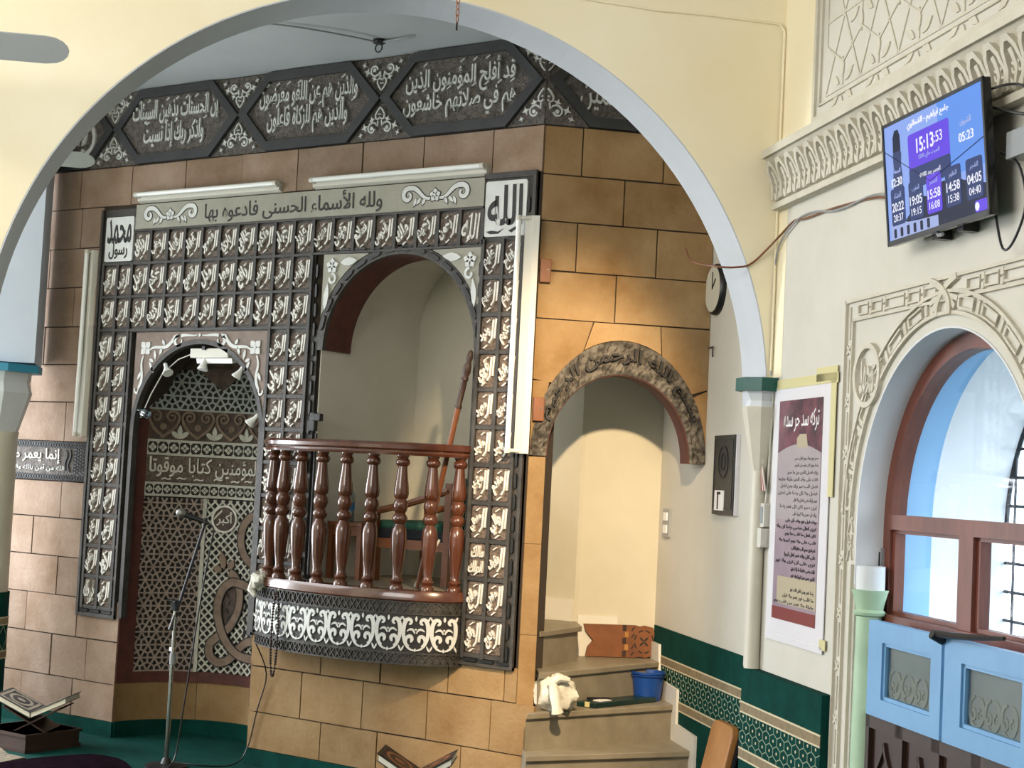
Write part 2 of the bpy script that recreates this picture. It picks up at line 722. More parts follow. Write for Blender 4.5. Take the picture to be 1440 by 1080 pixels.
# ---- main wall with the prayer niche and the pulpit opening
NW0, NW1, NZS, NAR = -7.135, -6.065, 1.79, .525
OC, OW, OZS = -5.18, .52, 2.25
TOPZ = 3.82
b = MB()
for x0, x1 in ((-8.7, NW0), (NW1, OC - OW), (OC + OW, -4.33)):
    b.box(f_main, x0, x1, 0, TOPZ, -.22, -.008)
b.box(f_main, OC - OW, OC + OW, 0, .98, -.22, -.008)
for cx, r, zs in ((NX, .535, NZS), (OC, OW, OZS)):
    A = arc(cx, zs, r, 180, 0, 28)
    b.strip(f_main, A, [(u, TOPZ) for u, z in A], -.22, -.008)
b.box(f_main, -4.33, -4.21, 0, .5, -.12, -.008)
wall_front = struct('wall_front', b, 'mortar')


def stone(parent, f, poly, n1=.006, name='stone', n0=-.012, mat_='stone', jit=True):
    j = random.uniform(-.003, .003) if jit else 0
    return MB().prism(f, poly, n0, n1 + j).build(name, mat_, parent)


G = .0035


def stone_row(parent, f, z0, z1, cuts, **k):
    for a, c in zip(cuts[:-1], cuts[1:]):
        stone(parent, f, [(a + G, z0 + G), (c - G, z0 + G + random.uniform(-.002, .002)), (c - G, z1 - G), (a + G, z1 - G + random.uniform(-.002, .002))], **k)


stone_row(wall_front, f_main, 3.125, 3.362, (-8.55, -8.12, -7.71, -7.26, -6.81, -6.36, -5.94, -5.48, -5.07, -4.63, -4.325))
ROWS = [(2.88, 3.125, (-8.55, -8.10, -7.68, -7.485)), (2.64, 2.88, (-8.55, -7.95, -7.485)), (2.40, 2.64, (-8.55, -7.70, -7.485)), (2.17, 2.40, (-8.55, -7.95, -7.485)), (1.94, 2.17, (-8.55, -8.05, -7.485)), (1.70, 1.94, (-8.55, -7.71, -7.485)),
        (1.24, 1.46, (-8.55, -7.70, -7.485)), (1.01, 1.24, (-8.55, -7.94, -7.485)), (.78, 1.01, (-8.55, -7.69, -7.485)), (.545, .78, (-8.55, -7.95, -7.49, -7.128)), (.30, .545, (-8.55, -7.70, -7.39, -7.128)), (.085, .30, (-8.55, -7.95, -7.49, -7.128))]
for z0, z1, cuts in ROWS:
    if z0 > .7 and z0 < .79:
        stone_row(wall_front, f_main, z0, z1, cuts)
    else:
        stone_row(wall_front, f_main, z0, z1, cuts)
stone_row(wall_front, f_main, .53, .70, (-6.07, -5.57, -5.17, -4.74, -4.40, -4.325), mat_='stone_ochre')
stone_row(wall_front, f_main, .285, .53, (-6.07, -5.70, -5.28, -4.86, -4.47, -4.215), mat_='stone_ochre')
stone_row(wall_front, f_main, .085, .285, (-6.07, -5.55, -5.17, -4.64, -4.215), mat_='stone_ochre')

# ---- canted face with the doorway to the pulpit stair
DC, DW, DH, DZ = .45, .365, .42, 1.73
FW = .895
b = MB()
A = arc(DC, DZ, DW, 180, 0, 24, DH)
b.strip(f_face, A, [(u, TOPZ) for u, z in A], -.13, -.008)
b.box(f_face, .0, DC - DW, 0, TOPZ, -.13, -.008)
b.box(f_face, DC + DW, FW, DZ, TOPZ, -.13, -.008)
wall_side = struct('wall_pulpit_side', b, 'mortar')
for z0, z1, cuts in ((3.118, 3.362, (0.004, .197, .615, FW)), (2.885, 3.118, (0.004, .42, FW)), (2.64, 2.885, (0.004, .19, .60, FW)), (2.403, 2.64, (0.004, .40, FW))):
    stone_row(wall_side, f_face, z0, z1, cuts, mat_='stone_ochre')


def ring_pt(a, s=1.0):
    return (DC + .447 * s * cos(radians(a)), DZ + .585 * s * sin(radians(a)))


# voussoir course round the arch, then the flanking stones
up1 = [ring_pt(a) for a in range(116, 64, -6)] + [ring_pt(64)]
stone(wall_side, f_face, [(.295 + G, 2.403 - G)] + [(u, z + .004) for u, z in up1] + [(.60 + .035, 2.403 - G)], mat_='stone_ochre')
stone(wall_side, f_face, [(.004, 2.10 + G), ring_pt(142)] + [ring_pt(a) for a in range(138, 118, -6)] + [ring_pt(117)] + [(.291, 2.403 - G), (.004, 2.403 - G)], mat_='stone_ochre')
stone(wall_side, f_face, [(.004, 1.74), (.012, 1.74)] + [ring_pt(a) for a in (170, 162, 154, 146)] + [(.085, 2.10 - G), (.004, 2.10 - G)], mat_='stone_ochre')
stone(wall_side, f_face, [(.641, 2.403 - G), ring_pt(63)] + [ring_pt(a) for a in range(60, 30, -6)] + [(FW, 2.10), (FW, 2.403 - G)], mat_='stone_ochre')
stone(wall_side, f_face, [(FW, 2.094)] + [(min(FW - .001, u), z) for u, z in (ring_pt(a) for a in range(34, 6, -5))] + [(FW, 1.80)], mat_='stone_ochre')
for z0, z1 in ((.50, .86), (.86, 1.30), (1.30, 1.725)):
    stone(wall_side, f_face, [(.002, z0 + .001), (DC - DW, z0 + .001), (DC - DW, z1 - .001), (.002, z1 - .001)], n0=-.13, mat_='stone_ochre', n1=.008, jit=False)

# ---- bay ceiling, arch wall, stair wall
b = MB()
b.prism(f_plan, [(-3.2, -6.75), (2.53, -6.75), (2.53, -8.6), (-3.2, -11.4)], TOPZ - .005, 3.95)
ceiling = struct('ceiling', b, 'ceil')

struct('wall_hall_back', MB().box(f_plan, -9, 2.45, 1.2, 1.3, 0, 4.7), 'cream')
struct('wall_hall_left', MB().box(f_plan, -9.1, -9, -12, 1.3, 0, 4.7), 'cream')
struct('ceiling_hall', MB().prism(f_plan, [(-9, -6.45), (2.45, -6.45), (2.45, 1.2), (-9, 1.2)], 4.6, 4.75), 'cream')
AC, AZ, AR = .708, 1.976, 1.604
b = MB()
A = arc(AC, AZ, AR, 180, 0, 64)
b.strip(f_arch, A, [(u, 4.6) for u, z in A], -.30, 0)
b.box(f_arch, -2.6, AC - AR, 0, 4.6, -.30, 0)
b.box(f_arch, AC + AR, 2.331, 1.976, 4.6, -.30, 0)
wall_arch = struct('wall_arch', b, 'yellow')
b = MB()
A = arc(AC, AZ, AR, 180, 0, 64)
B = arc(AC, AZ, AR - .006, 180, 0, 64)
b.strip(f_arch, A, B, -.301, -.001)
struct('soffit', b, 'soffit', wall_arch)

wall_stair = struct('wall_stair', MB().box(f_stair, -8.42, -6.60, 0, TOPZ, -.12, 0), 'cream')
wall_back = struct('wall_back', MB().prism(f_xy, [(-5.80, 7.35), (-4.552, 7.35), (-4.54, 7.368), (-4.235, 7.673), (-4.32, 7.76), (-4.62, 7.45), (-5.80, 7.45)], 0, 3.0), 'stairwell')
b = MB()
b.box(f_main, -5.80, -5.70, .9, 2.45, -.85, -.22)
b.box(f_main, -5.702, -5.698, .98, 2.25, -.22, 0)
V = arc(OC, 2.40, .525, 180, 0, 24)
V2 = arc(OC, 2.40, .60, 180, 0, 24)
b.strip(f_main, V, V2, -.85, -.22)
wall_alcove = struct('wall_alcove', b, 'creamwarm')
struct('ceiling_stair', MB().prism(f_xy, [(-4.68, 6.75), (-4.25, 6.63), (-3.68, 7.2), (-4.2, 7.75), (-4.68, 7.45)], 2.75, 2.85), 'creamwarm')

# ---- right wall with its window opening
WC, WZ, WR = -4.83, 1.51, .66
b = MB()
b.box(f_right, -6.67, WC - WR, 0, 4.6, -.12, 0)
b.box(f_right, WC + WR, 1.25, 0, 4.6, -.12, 0)
A = arc(WC, WZ, WR, 180, 0, 40)
b.strip(f_right, A, [(u, 4.6) for u, z in A], -.12, 0)
wall_right = struct('wall_right', b, 'cream')
struct('painted_strip', MB().box(f_right, -6.46, -6.34, 2.09, 2.80, -.001, .0015), 'yellow', wall_right)
struct('painted_strip', MB().box(f_right, -6.46, -6.10, 3.05, 4.6, -.001, .0015), 'yellow', wall_right)
# white reveal of the window arch
b = MB()
A = arc(WC, WZ, WR + .001, 180, 0, 40)
B = arc(WC, WZ, WR - .005, 180, 0, 40)
A = [(WC - WR - .001, 1.29)] + A + [(WC + WR + .001, 1.29)]
B = [(WC - WR + .005, 1.29)] + B + [(WC + WR - .005, 1.29)]
b.strip(f_right, A, B, -.12, .004)
struct('reveal', b, 'white_paint', wall_right, smooth=True)
# outside recess of the window
b = MB()
A = [(WC - WR, 1.10)] + arc(WC, WZ, WR, 180, 0, 40) + [(WC + WR, 1.10)]
B = [(WC - WR - .1, 1.10)] + arc(WC, WZ, WR + .1, 180, 0, 40) + [(WC + WR + .1, 1.10)]
b.strip(f_right, A, B, -.60, -.29)
b.box(f_right, WC - WR - .1, WC + WR + .1, 1.0, 1.10, -.60, -.12)
wall_outside = struct('wall_window_recess', b, 'ext_white')
struct('painted_border', MB().strip(f_right, A, B, -.29, -.12), 'blue_band', wall_outside)

# ---- left pier over its column
b = MB()
b.prism(f_plan, [(-1.035, -9.78), (-1.035, -10.2), (-2.2, -10.2), (-2.2, -9.78)], 2.15, TOPZ)
wall_left = struct('wall_left', b, 'blue_white')

# ---- skirting of green carpet along the foot of the walls
b = MB()
b.box(f_main, -8.6, -7.125, 0, .085, -.008, .014)
b.box(f_main, -6.075, -4.205, 0, .085, -.008, .014)
t1 = struct('trim_1', b, 'carpet')
b = MB().box(f_niche, 0, pi * NR, 0, .09, -.02, .014, 28)
t2 = struct('trim_2', b, 'carpet')


# ---- carpet dado with its printed border
def dado(name, f, ua, ub, top, n1=.008, zb=0.0, step=.082):
    root = struct(name, MB().box(f, ua, ub, zb, top, -.004, n1), 'carpet')
    zt, zl = top - .152, top - .345
    for z in (zt, zl):
        MB().box(f, ua, ub, z - .036, z, n1 - .002, n1 + .002).build('border_stripe', 'carpet_stripe', root)
        for zz in (z, z - .042):
            MB().box(f, ua, ub, zz, zz + .007, n1 - .002, n1 + .003).build('border_edge', 'carpet_edge', root)
    mb = MB()
    dt = MB()
    z0, z1 = zl + .008, zt - .044
    h = (z1 - z0) / 2
    nU = int((ub - ua) / step) + 2
    for row in range(-1, 5):
        zc = z0 + row * h * .62
        for i in range(-1, nU):
            u = ua + i * step + (step / 2 if row % 2 else 0)
            a, c_ = step / 2, h * .62
            hexp = [(u - a, zc - c_ * .33), (u - a, zc + c_ * .33), (u, zc + c_ * .67), (u + a, zc + c_ * .33)]
            for p, q in zip(hexp[:-1], hexp[1:]):
                cseg = seg_clip(p, q, ua, ub, z0, z1)
                if cseg:
                    mb.ribbon(f, list(cseg), .0035, n1 - .001, n1 + .0012)
            if ua < u < ub and z0 + .005 < zc < z1 - .005:
                dt.dot(f, u, zc, .0065, n1 - .001, n1 + .0014, 6)
    tag(mb.build('honeycomb_print', 'carpet_line', root, fix=False), kind='stuff')
    tag(dt.build('dot_print', 'carpet_edge', root, fix=False), kind='stuff')
    return root


dado('trim_3', f_stair, -8.395, -6.665, .865)
dado('trim_4', f_right, -6.56, -5.66, .865, .042)

# ---- column on the left and slender column under the right springing
LC = Vector((-7.885, 6.087, 0))


def octa(r, h0, h1, o, a0=pi / 8, r2=None):
    return MB().lathe(o, [(r, h0), (r2 or r, h1)], 8, a0=a0)


col = thing('column', 'pale round column with flared white capital and blue slab beside the stone wall', 'column', (LC.x, LC.y, 0))
MB().lathe(LC, [(.165, .80), (.163, 1.0), (.16, 1.70), (.165, 1.74)], 28).build('shaft', 'capital', col, smooth=True)
octa(.165, 1.74, 1.97, LC, r2=.235).build('capital', 'white_paint', col)
MB().lathe(LC, [(.235, 1.97), (.215, 2.03), (.225, 2.09)], 8, a0=pi / 8).build('neck', 'white_paint', col)
octa(.285, 2.09, 2.135, LC).build('abacus', 'tealblue', col)


def f_col(u, z, n):
    a = -u / .18
    return Vector((LC.x + (.172 + n) * cos(a), LC.y + (.172 + n) * sin(a), z))


wrap = MB().box(f_col, -pi * .18, pi * .18, 0, .80, -.01, .004, 32).build('carpet_wrap', 'carpet', col, smooth=True)
for z in (.65, .455):
    MB().box(f_col, -pi * .18, pi * .18, z - .036, z, .002, .007, 32).build('border_stripe', 'carpet_stripe', wrap)
    for zz in (z, z - .042):
        MB().box(f_col, -pi * .18, pi * .18, zz, zz + .007, .002, .008, 32).build('border_edge', 'carpet_edge', wrap)
mb = MB()
for i in range(14):
    u = -.56 + i * .082
    for p, q in (((u, .46), (u + .041, .52)), ((u + .041, .52), (u + .082, .46)), ((u + .041, .52), (u + .041, .55)), ((u + .041, .55), (u, .605)), ((u + .041, .55), (u + .082, .605))):
        mb.ribbon(f_col, [p, q], .0035, .003, .0055)
tag(mb.build('honeycomb_print', 'carpet_line', wrap, fix=False), kind='stuff')

RC = ct(2.30, -6.475, 0)
rc = thing('slender_column', 'slender cream column with tapering capital and green slab at the arch foot', 'column', (RC.x, RC.y, 0))
MB().lathe(RC, [(.034, .866), (.031, .90), (.029, 1.70)], 20).build('shaft', 'capital', rc, smooth=True)
MB().lathe(RC, [(.029, 1.69), (.038, 1.72), (.065, 1.85), (.086, 1.96), (.086, 1.965)], 8, a0=pi / 8).build('capital', 'capital', rc)
MB().lathe(RC, [(.072, 1.965), (.064, 1.99), (.088, 2.03)], 8, a0=pi / 8).build('neck', 'white_paint', rc)
MB().lathe(RC, [(.116, 2.03), (.116, 2.085), (.10, 2.088)], 8, a0=pi / 8).build('abacus', 'teal', rc)
# impost between the slab and the springing of the arch
# ---- stairs
NOSE = [(.143, (1.55, -7.30), (2.43, -7.33)), (.323, (1.549, -7.424), (2.43, -7.652)), (.502, (1.561, -7.53), (2.43, -7.973)), (.684, (1.625, -7.60), (2.43, -8.268)), (.866, (1.66, -7.79), (1.946, -8.165))]
st = thing('staircase', 'winding marble steps with worn edges climbing into the stone arch doorway', 'staircase', ct(2.0, -7.6, 0))


def back(p, d=.05):
    return (p[0], p[1] - d)


for k, (z, L, R) in enumerate(NOSE):
    if k < 3:
        nx = NOSE[k + 1]
        poly = [L, R, back(nx[2]), back(nx[1])]
    elif k == 3:
        poly = [L, R, (2.43, -8.42), (2.0, -8.42), back(NOSE[4][2], .02), back(NOSE[4][1], .03)]
    else:
        poly = [L, R, (1.995, -8.42), (1.75, -8.55), (1.35, -8.2)]
    MB().prism(f_plan, poly, max(0, z - .19), z - .028).build('riser', 'marble', st)
    d = ((R[1] - L[1]), -(R[0] - L[0]))
    ln = hypot(*d)
    ov = (-d[0] / ln * .022, -d[1] / ln * .022)
    if ov[1] < 0:
        ov = (-ov[0], -ov[1])
    p2 = [(L[0] + ov[0] - .012, L[1] + ov[1]), (R[0] + (ov[0] if k == 4 else 0), R[1] + ov[1])] + poly[2:]
    MB().prism(f_plan, p2, z - .028, z).build('tread', 'marble', st, bevel=.004)
MB().prism(f_xy, [(-5.70, 6.5), (-4.66, 6.5), (-4.58, 6.9), (-4.75, 7.35), (-5.70, 7.35)], .90, 1.03).build('landing', 'marble', st)
sk = [(-8.42, .0), (-8.42, .775), (-8.25, .775), (-8.225, .60), (-7.887, .585), (-7.886, .415), (-7.561, .404), (-7.56, .235), (-7.27, .225), (-7.26, 0)]
struct('trim_5', MB().prism(f_stair, sk, -.002, .022), 'skirting')
struct('trim_6', MB().box(f_main, -5.0, -4.56, .86, .98, -.85, -.838), 'skirting')
struct('trim_7', MB().prism(f_plan, [(2.0, -8.42), (2.22, -8.42), (2.22, -8.408), (2.0, -8.408)], .684, .90), 'skirting')


# ================================================================== FRIEZE
def half_ornament(mb, f, u, zc, side, vert, n0, n1, H=.21):
    """half of the heart-and-scroll ornament that fills the triangle above (vert=1) or below (vert=-1) a crossing"""
    s, v = side, vert
    P = lambda x, y: (u + s * x, zc + v * y)
    hp = [(0, .045), (.016, .062), (.030, .085), (.028, .105), (.014, .112), (0, .100)]
    mb.ribbon(f, [P(*p) for p in hp], .008, n0, n1)
    mb.ribbon(f, [P(0, .082), P(.012, .086)], .005, n0, n1)
    sp = [(.012, .118)] + [(.05 + .036 * cos(radians(a)) * (1 - i * .05), .158 + .036 * sin(radians(a)) * (1 - i * .05)) for i, a in enumerate(range(200, 560, 30))]
    mb.ribbon(f, [P(*p) for p in sp], .009, n0, n1)
    mb.dot(f, *P(.052, .158), .011, n0, n1)
    for (x, y, r) in ((.052, .112, .020), (.100, .150, .024), (.125, .190, .016)):
        st_ = []
        for i in range(8):
            a = radians(45 * i + 20)
            rr = r if i % 2 == 0 else r * .38
            st_.append(P(x + rr * cos(a), y + rr * sin(a)))
        if abs(y) + .0 < H:
            mb.prism(f, st_, n0, n1)


def hex_panel(root, f, x0, x1, zb, zt, text, textbox=None, lead=True):
    zm = (zb + zt) / 2
    e = .215
    out = [(x0, zm), (x0 + e, zb), (x1 - e, zb), (x1, zm), (x1 - e, zt), (x0 + e, zt)]
    fr = MB()
    bw_ = .052
    inn = [(x0 + bw_ * 1.3, zm), (x0 + e + bw_ * .3, zb + bw_), (x1 - e - bw_ * .3, zb + bw_), (x1 - bw_ * 1.3, zm), (x1 - e - bw_ * .3, zt - bw_), (x0 + e + bw_ * .3, zt - bw_)]
    fr.strip(f, out + [out[0]], inn + [inn[0]], 0, .030)
    fr.build('hexagon_frame', 'frieze_frame', root)
    g = MB().prism(f, inn, -.004, .012).build('panel', 'frieze_ground', root)
    if text:
        a, c_, z0, z1 = textbox or (x0 + .16, x1 - .16, zb + .075, zt - .07)
        MB().text(f, text, a, c_, z0, z1, .011, .024, bold=.014).build('lettering', 'letter_grey', g)
        d = MB()
        random.seed(len(text))
        for i in range(9):
            uu = a + (c_ - a) * (i + .5) / 9
            for zz in (z1 - .01, (z0 + z1) / 2 + .005):
                if random.random() < .6:
                    d.ribbon(f, [(uu, zz), (uu + .025, zz + .016)], .007, .011, .022)
        tag(d.build('vowel_marks', 'letter_grey', g), kind='stuff')
    return g


FZ0, FZ1 = 3.366, 3.808
fz = thing('calligraphy_frieze', 'grey hexagon frieze of raised Arabic writing along the top of the mihrab wall', 'frieze', (-6.4, 6.5, FZ0))
MB().box(f_main, -8.6, -4.33, FZ0, FZ1, -.008, .005).build('backing', 'frieze_ground', fz)
xs = [-8.46, -7.43, -6.40, -5.37, -4.335]
tx = ['ربنا ولك', 'إن الحسنات يذهبن السيئات\nواذكر ربك إذا نسيت', 'والذين هم عن اللغو معرضون\nوالذين هم للزكاة فاعلون', 'قد أفلح المؤمنون الذين\nهم في صلاتهم خاشعون']
for a, c_, t in zip(xs[:-1], xs[1:], tx):
    hex_panel(fz, f_main, a, c_, FZ0, FZ1, t)
zm = (FZ0 + FZ1) / 2
for i, x in enumerate(xs[1:]):
    for v in (1, -1):
        mb = MB()
        half_ornament(mb, f_main, x, zm, -1, v, .004, .018)
        if i < 3:
            half_ornament(mb, f_main, x, zm, 1, v, .004, .018)
        mb.build('heart_ornament', 'letter_grey', fz)
fz2 = thing('calligraphy_frieze', 'short return of the grey calligraphy frieze above the doorway stones, cut by the arch', 'frieze', f_face(.45, FZ0, 0))
MB().box(f_face, 0.0, FW + .05, FZ0, FZ1, -.008, .005).build('backing', 'frieze_ground', fz2)
hex_panel(fz2, f_face, .01, 1.04, FZ0, FZ1, None)
g = MB().text(f_face, 'رب العالمين', .17, .62, FZ0 + .08, FZ0 + .25, .011, .024).build('lettering', 'letter_grey', fz2)
for v in (1, -1):
    mb = MB()
    half_ornament(mb, f_face, .005, zm, 1, v, .004, .018)
    mb.build('heart_ornament', 'letter_grey', fz2)

# ================================================================== SURROUND OF NAME TILES
N0, NB, NT = -.006, .012, .028
sr = thing('name_tile_surround', 'dark cast surround of square tiles lettered with Arabic names framing niche and pulpit', 'wall panel', (-5.9, 6.5, .68))
b = MB()
b.box(f_main, -7.482, -7.15, .68, 3.10, N0, NB)
b.box(f_main, -7.15, -5.765, 2.36, 2.97, N0, NB)
b.box(f_main, -6.075, -5.72, .70, 2.36, N0, NB)
b.box(f_main, -5.765, -4.66, 2.77, 2.97, N0, NB)
b.box(f_main, -4.68, -4.345, .685, 3.135, N0, NB)
b.build('backing', 'dark_frame', sr)

ribs = MB()


def rib(u0, u1, z0, z1):
    ribs.box(f_main, u0, u1, z0, z1, N0, NT if u1 - u0 < z1 - z0 else NT - .0025)


def tile(u0, u1, z0, z1, name):
    t = MB().prism(f_main, rrect(u0 + .012, u1 - .012, z0 + .012, z1 - .012, .018, 2), N0, NB + .004).build('tile', 'tile_ground', sr)
    name_lettering(t, u0, u1, z0, z1, name)


def rot_text(mb, f, s, cu, cz, wd, ht, ang, n0, n1, bold=.02):
    v, fs, (x0, x1, y0, y1) = text_mesh(s, bold, 2)
    ca, sa = cos(ang), sin(ang)
    pts = [((x - (x0 + x1) / 2) * .80, (y - (y0 + y1) / 2) * 1.12, z) for x, y, z in v]
    pts = [(x * ca - y * sa, x * sa + y * ca, z) for x, y, z in pts]
    bx0, bx1 = min(p[0] for p in pts), max(p[0] for p in pts)
    by0, by1 = min(p[1] for p in pts), max(p[1] for p in pts)
    k = min(wd / (bx1 - bx0), ht / (by1 - by0))
    ku, kz = min(wd / (bx1 - bx0), k * 1.25), min(ht / (by1 - by0), k * 1.35)
    mb.add([f(cu + (x - (bx0 + bx1) / 2) * ku, cz + (y - (by0 + by1) / 2) * kz, n0 + (z + .5) * (n1 - n0)) for x, y, z in pts], fs)


def name_lettering(t, u0, u1, z0, z1, name):
    L = MB()
    na, nb = NB + .003, NT + .002
    h = z1 - z0
    if name.startswith('ال') and name != 'الله' and '\n' not in name:
        wl = .0095
        L.ribbon(f_main, [(u1 - .019, z0 + h * .36), (u1 - .013, z1 - .022)], [wl * .8, wl * 1.2], na, nb)
        L.ribbon(f_main, [(u1 - .052, z0 + h * .24), (u1 - .036, z0 + h * .36), (u1 - .029, z1 - .026)], [wl, wl, wl * 1.2], na, nb)
        rot_text(L, f_main, name[2:], (u0 + u1) / 2 - .016, z0 + h * .46, (u1 - u0) - .058, h - .058, radians(38), na, nb, .045)
    else:
        L.text(f_main, name, u0 + .018, u1 - .016, z0 + .030, z1 - .022, na, nb, bold=.012, slant=.10)
    um = (u0 + u1) / 2
    j = (len(name) * 7 + ord(name[-1])) % 5 * .004
    L.ribbon(f_main, [(um - .024 + j, z0 + .018), (um - .002 + j, z0 + .034)], .007, na, NT)
    L.ribbon(f_main, [(um - .012 - j, z1 - .040), (um + .008 - j, z1 - .026)], .006, na, NT)
    L.build('lettering', 'letter', t)


row1 = 'الله الرحمن الرحيم الملك القدوس السلام المؤمن المهيمن العزيز الجبار المتكبر الخالق البارئ المصور الغفار القهار الوهاب الرزاق'.split()
row2 = 'القابض الباسط الخافض الرافع المعز المذل السميع البصير الحكم العدل اللطيف الخبير'.split()
row3 = 'الغفور الشكور العلي الكبير الحفيظ المقيت الحسيب الجليل الكريم الرقيب المجيب الواسع'.split()
leftn = [('الشهيد', 'الحق'), ('الحميد', 'المحصي'), ('الحي', 'القيوم'), ('القادر', 'المقتدر'), ('الظاهر', 'الباطن'), ('المنتقم', 'العفو'), ('الجامع', 'الغني'), ('النور', 'الهادي'), ('الصبور', 'جل جلاله')]
midn = [('المجيد', 'الباعث'), ('المتين', 'الولي'), ('المحيي', 'المميت'), ('الأحد', 'الصمد'), ('الأول', 'الآخر'), ('البر', 'التواب'), ('ذو الجلال', 'والإكرام'), ('الضار', 'النافع'), ('الوارث', 'الرشيد')]
rightn = [('الفتاح', 'العليم'), ('الحليم', 'العظيم'), ('الحكيم', 'الودود'), ('الوكيل', 'القوي'), ('المبدئ', 'المعيد'), ('الواجد', 'الماجد'), ('المقدم', 'المؤخر'), ('الوالي', 'المتعالي'), ('الرؤوف', 'مالك\nالملك'), ('المغني', 'المانع'), ('البديع', 'الباقي')]
GX0, GP = -7.185, .1403
Z1a, Z1b = 2.775, 2.958
for i, nm in enumerate(row1):
    k = 17 - i
    tile(GX0 + k * GP, GX0 + (k + 1) * GP, Z1a, Z1b, nm)
    rib(GX0 + (k + 1) * GP - .010, GX0 + (k + 1) * GP + .010, Z1a, Z1b)
LX = (-7.438, -7.312, -7.190)
for row, (za, zb) in ((row2, (2.575, 2.762)), (row3, (2.38, 2.567))):
    for i, nm in enumerate(row):
        if i < 10:
            k = 9 - i
            tile(GX0 + k * GP, GX0 + (k + 1) * GP, za, zb, nm)
            rib(GX0 + (k + 1) * GP - .010, GX0 + (k + 1) * GP + .010, za, zb)
        else:
            k = 11 - i
            tile(LX[k], LX[k + 1], za, zb, nm)
for z in (2.768, 2.571, 2.372):
    rib(-7.44, -5.775, z - .007, z + .007)
rib(-7.19, -4.66, 2.958, 2.97)
rib(-5.78, -4.66, 2.765, 2.777)
zt = 2.356
dz = (2.356 - .735) / 9
for r in range(9):
    za, zb = zt - dz * (r + 1), zt - dz * r
    for k in (0, 1):
        tile(LX[k], LX[k + 1], za, zb, leftn[r][1 - k])
        tile(GX0 + (8 + k) * GP, GX0 + (9 + k) * GP, za, zb, midn[r][1 - k])
    rib(-7.45, -7.17, za - .010, za + .010)
    rib(-6.07, -5.77, za - .010, za + .010)
for u in LX:
    rib(u - .010, u + .010, .73, 2.77)
rib(-7.482, -7.462, .68, 3.10)
rib(-7.168, -7.152, .68, 2.36)
rib(-7.482, -7.152, .68, .70)
for u in (GX0 + 8 * GP, GX0 + 9 * GP, GX0 + 10 * GP):
    rib(u - .010, u + .010, .71, 2.38)
RXs = (-4.648, -4.528, -4.408)
dzr = (2.795 - .735) / 11
for r in range(11):
    za, zb = 2.795 - dzr * (r + 1), 2.795 - dzr * r
    for k in (0, 1):
        tile(RXs[k], RXs[k + 1], za, zb, rightn[r][1 - k])
    rib(-4.66, -4.40, za - .010, za + .010)
for u in RXs:
    rib(u - .010, u + .010, .72, 2.80)
rib(-4.362, -4.345, .685, 3.135)
rib(-4.68, -4.345, .685, .70)
rib(-4.66, -4.35, 3.105, 3.135)
ribs.build('grid_ribs', 'dark_frame', sr, bevel=.0)
# chain of dark lozenges along the borders
bo = MB()


def loz(pts, w_, L_):
    for (u, z, a) in pts:
        ca, sa = cos(radians(a)), sin(radians(a))
        P = [(-.5, 0), (-.35, .5), (.35, .5), (.5, 0), (.35, -.5), (-.35, -.5)]
        MB().prism(f_main, [(u + ca * x * L_ - sa * y * w_, z + sa * x * L_ + ca * y * w_) for x, y in P], NB, NT - .004).build('lozenge', 'black', sr)


loz([(-4.385, .76 + i * .105, 90) for i in range(22)], .014, .08)
loz([(-4.662, .76 + i * .105, 90) for i in range(19)], .012, .08)
loz([(-5.742, 1.10 + i * .105, 90) for i in range(16)], .014, .08)
loz([(-7.474 + .0, .76 + i * .11, 90) for i in range(20)], .010, .085)
loz([(-7.160, .76 + i * .11, 90) for i in range(15)], .010, .085)
loz([(-7.42 + i * .10, .712, 0) for i in range(3)], .016, .085)
loz([(-4.60 + i * .10, .712, 0) for i in range(3)], .016, .085)
loz([(-5.66 + i * .105, 2.786, 0) for i in range(10)], .012, .08)
for a in range(10, 172, 11):
    loz([(OC + .525 * cos(radians(a)), OZS + .525 * sin(radians(a)), a + 90)], .022, .085)
MB().strip(f_main, arc(OC, OZS, .50, 180, 0, 40), arc(OC, OZS, .548, 180, 0, 40), -.01, NB + .004).build('pulpit_arch_rim', 'dark_frame', sr)
MB().strip(f_main, arc(OC, OZS, .50, 180, 0, 40), arc(OC, OZS, .52, 180, 0, 40), -.22, -.012).build('pulpit_arch_soffit', 'maroon', sr, smooth=True)
# flowered corner plates over the pulpit opening
for s_ in (-1, 1):
    P = lambda x: OC + s_ * x
    a_lo, a_hi = 22, 74
    poly = [(P(.522), 2.765)] + [(P(.552 * cos(radians(a))), OZS + .552 * sin(radians(a))) for a in range(68, 16, -5)] + [(P(.522), 2.44)]
    pl = MB().prism(f_main, poly, 0, NB + .006).build('corner_plate', 'strip_ground', sr)
    o = MB()
    flower(f_main, o, P(.455), 2.70, .042, NB + .004, NB + .014)
    leaf(f_main, o, (P(.40), 2.715), 5 if s_ < 0 else 175, .12, .045, NB + .004, NB + .014)
    leaf(f_main, o, (P(.495), 2.46), 90 + s_ * 6, .15, .034, NB + .004, NB + .014)
    o.ribbon(f_main, spiral(P(.455), 2.63, .03, .012, 90, 90 + s_ * 300), .014, NB + .004, NB + .014)
    o.build('painted_flower', 'plaque_white', pl)

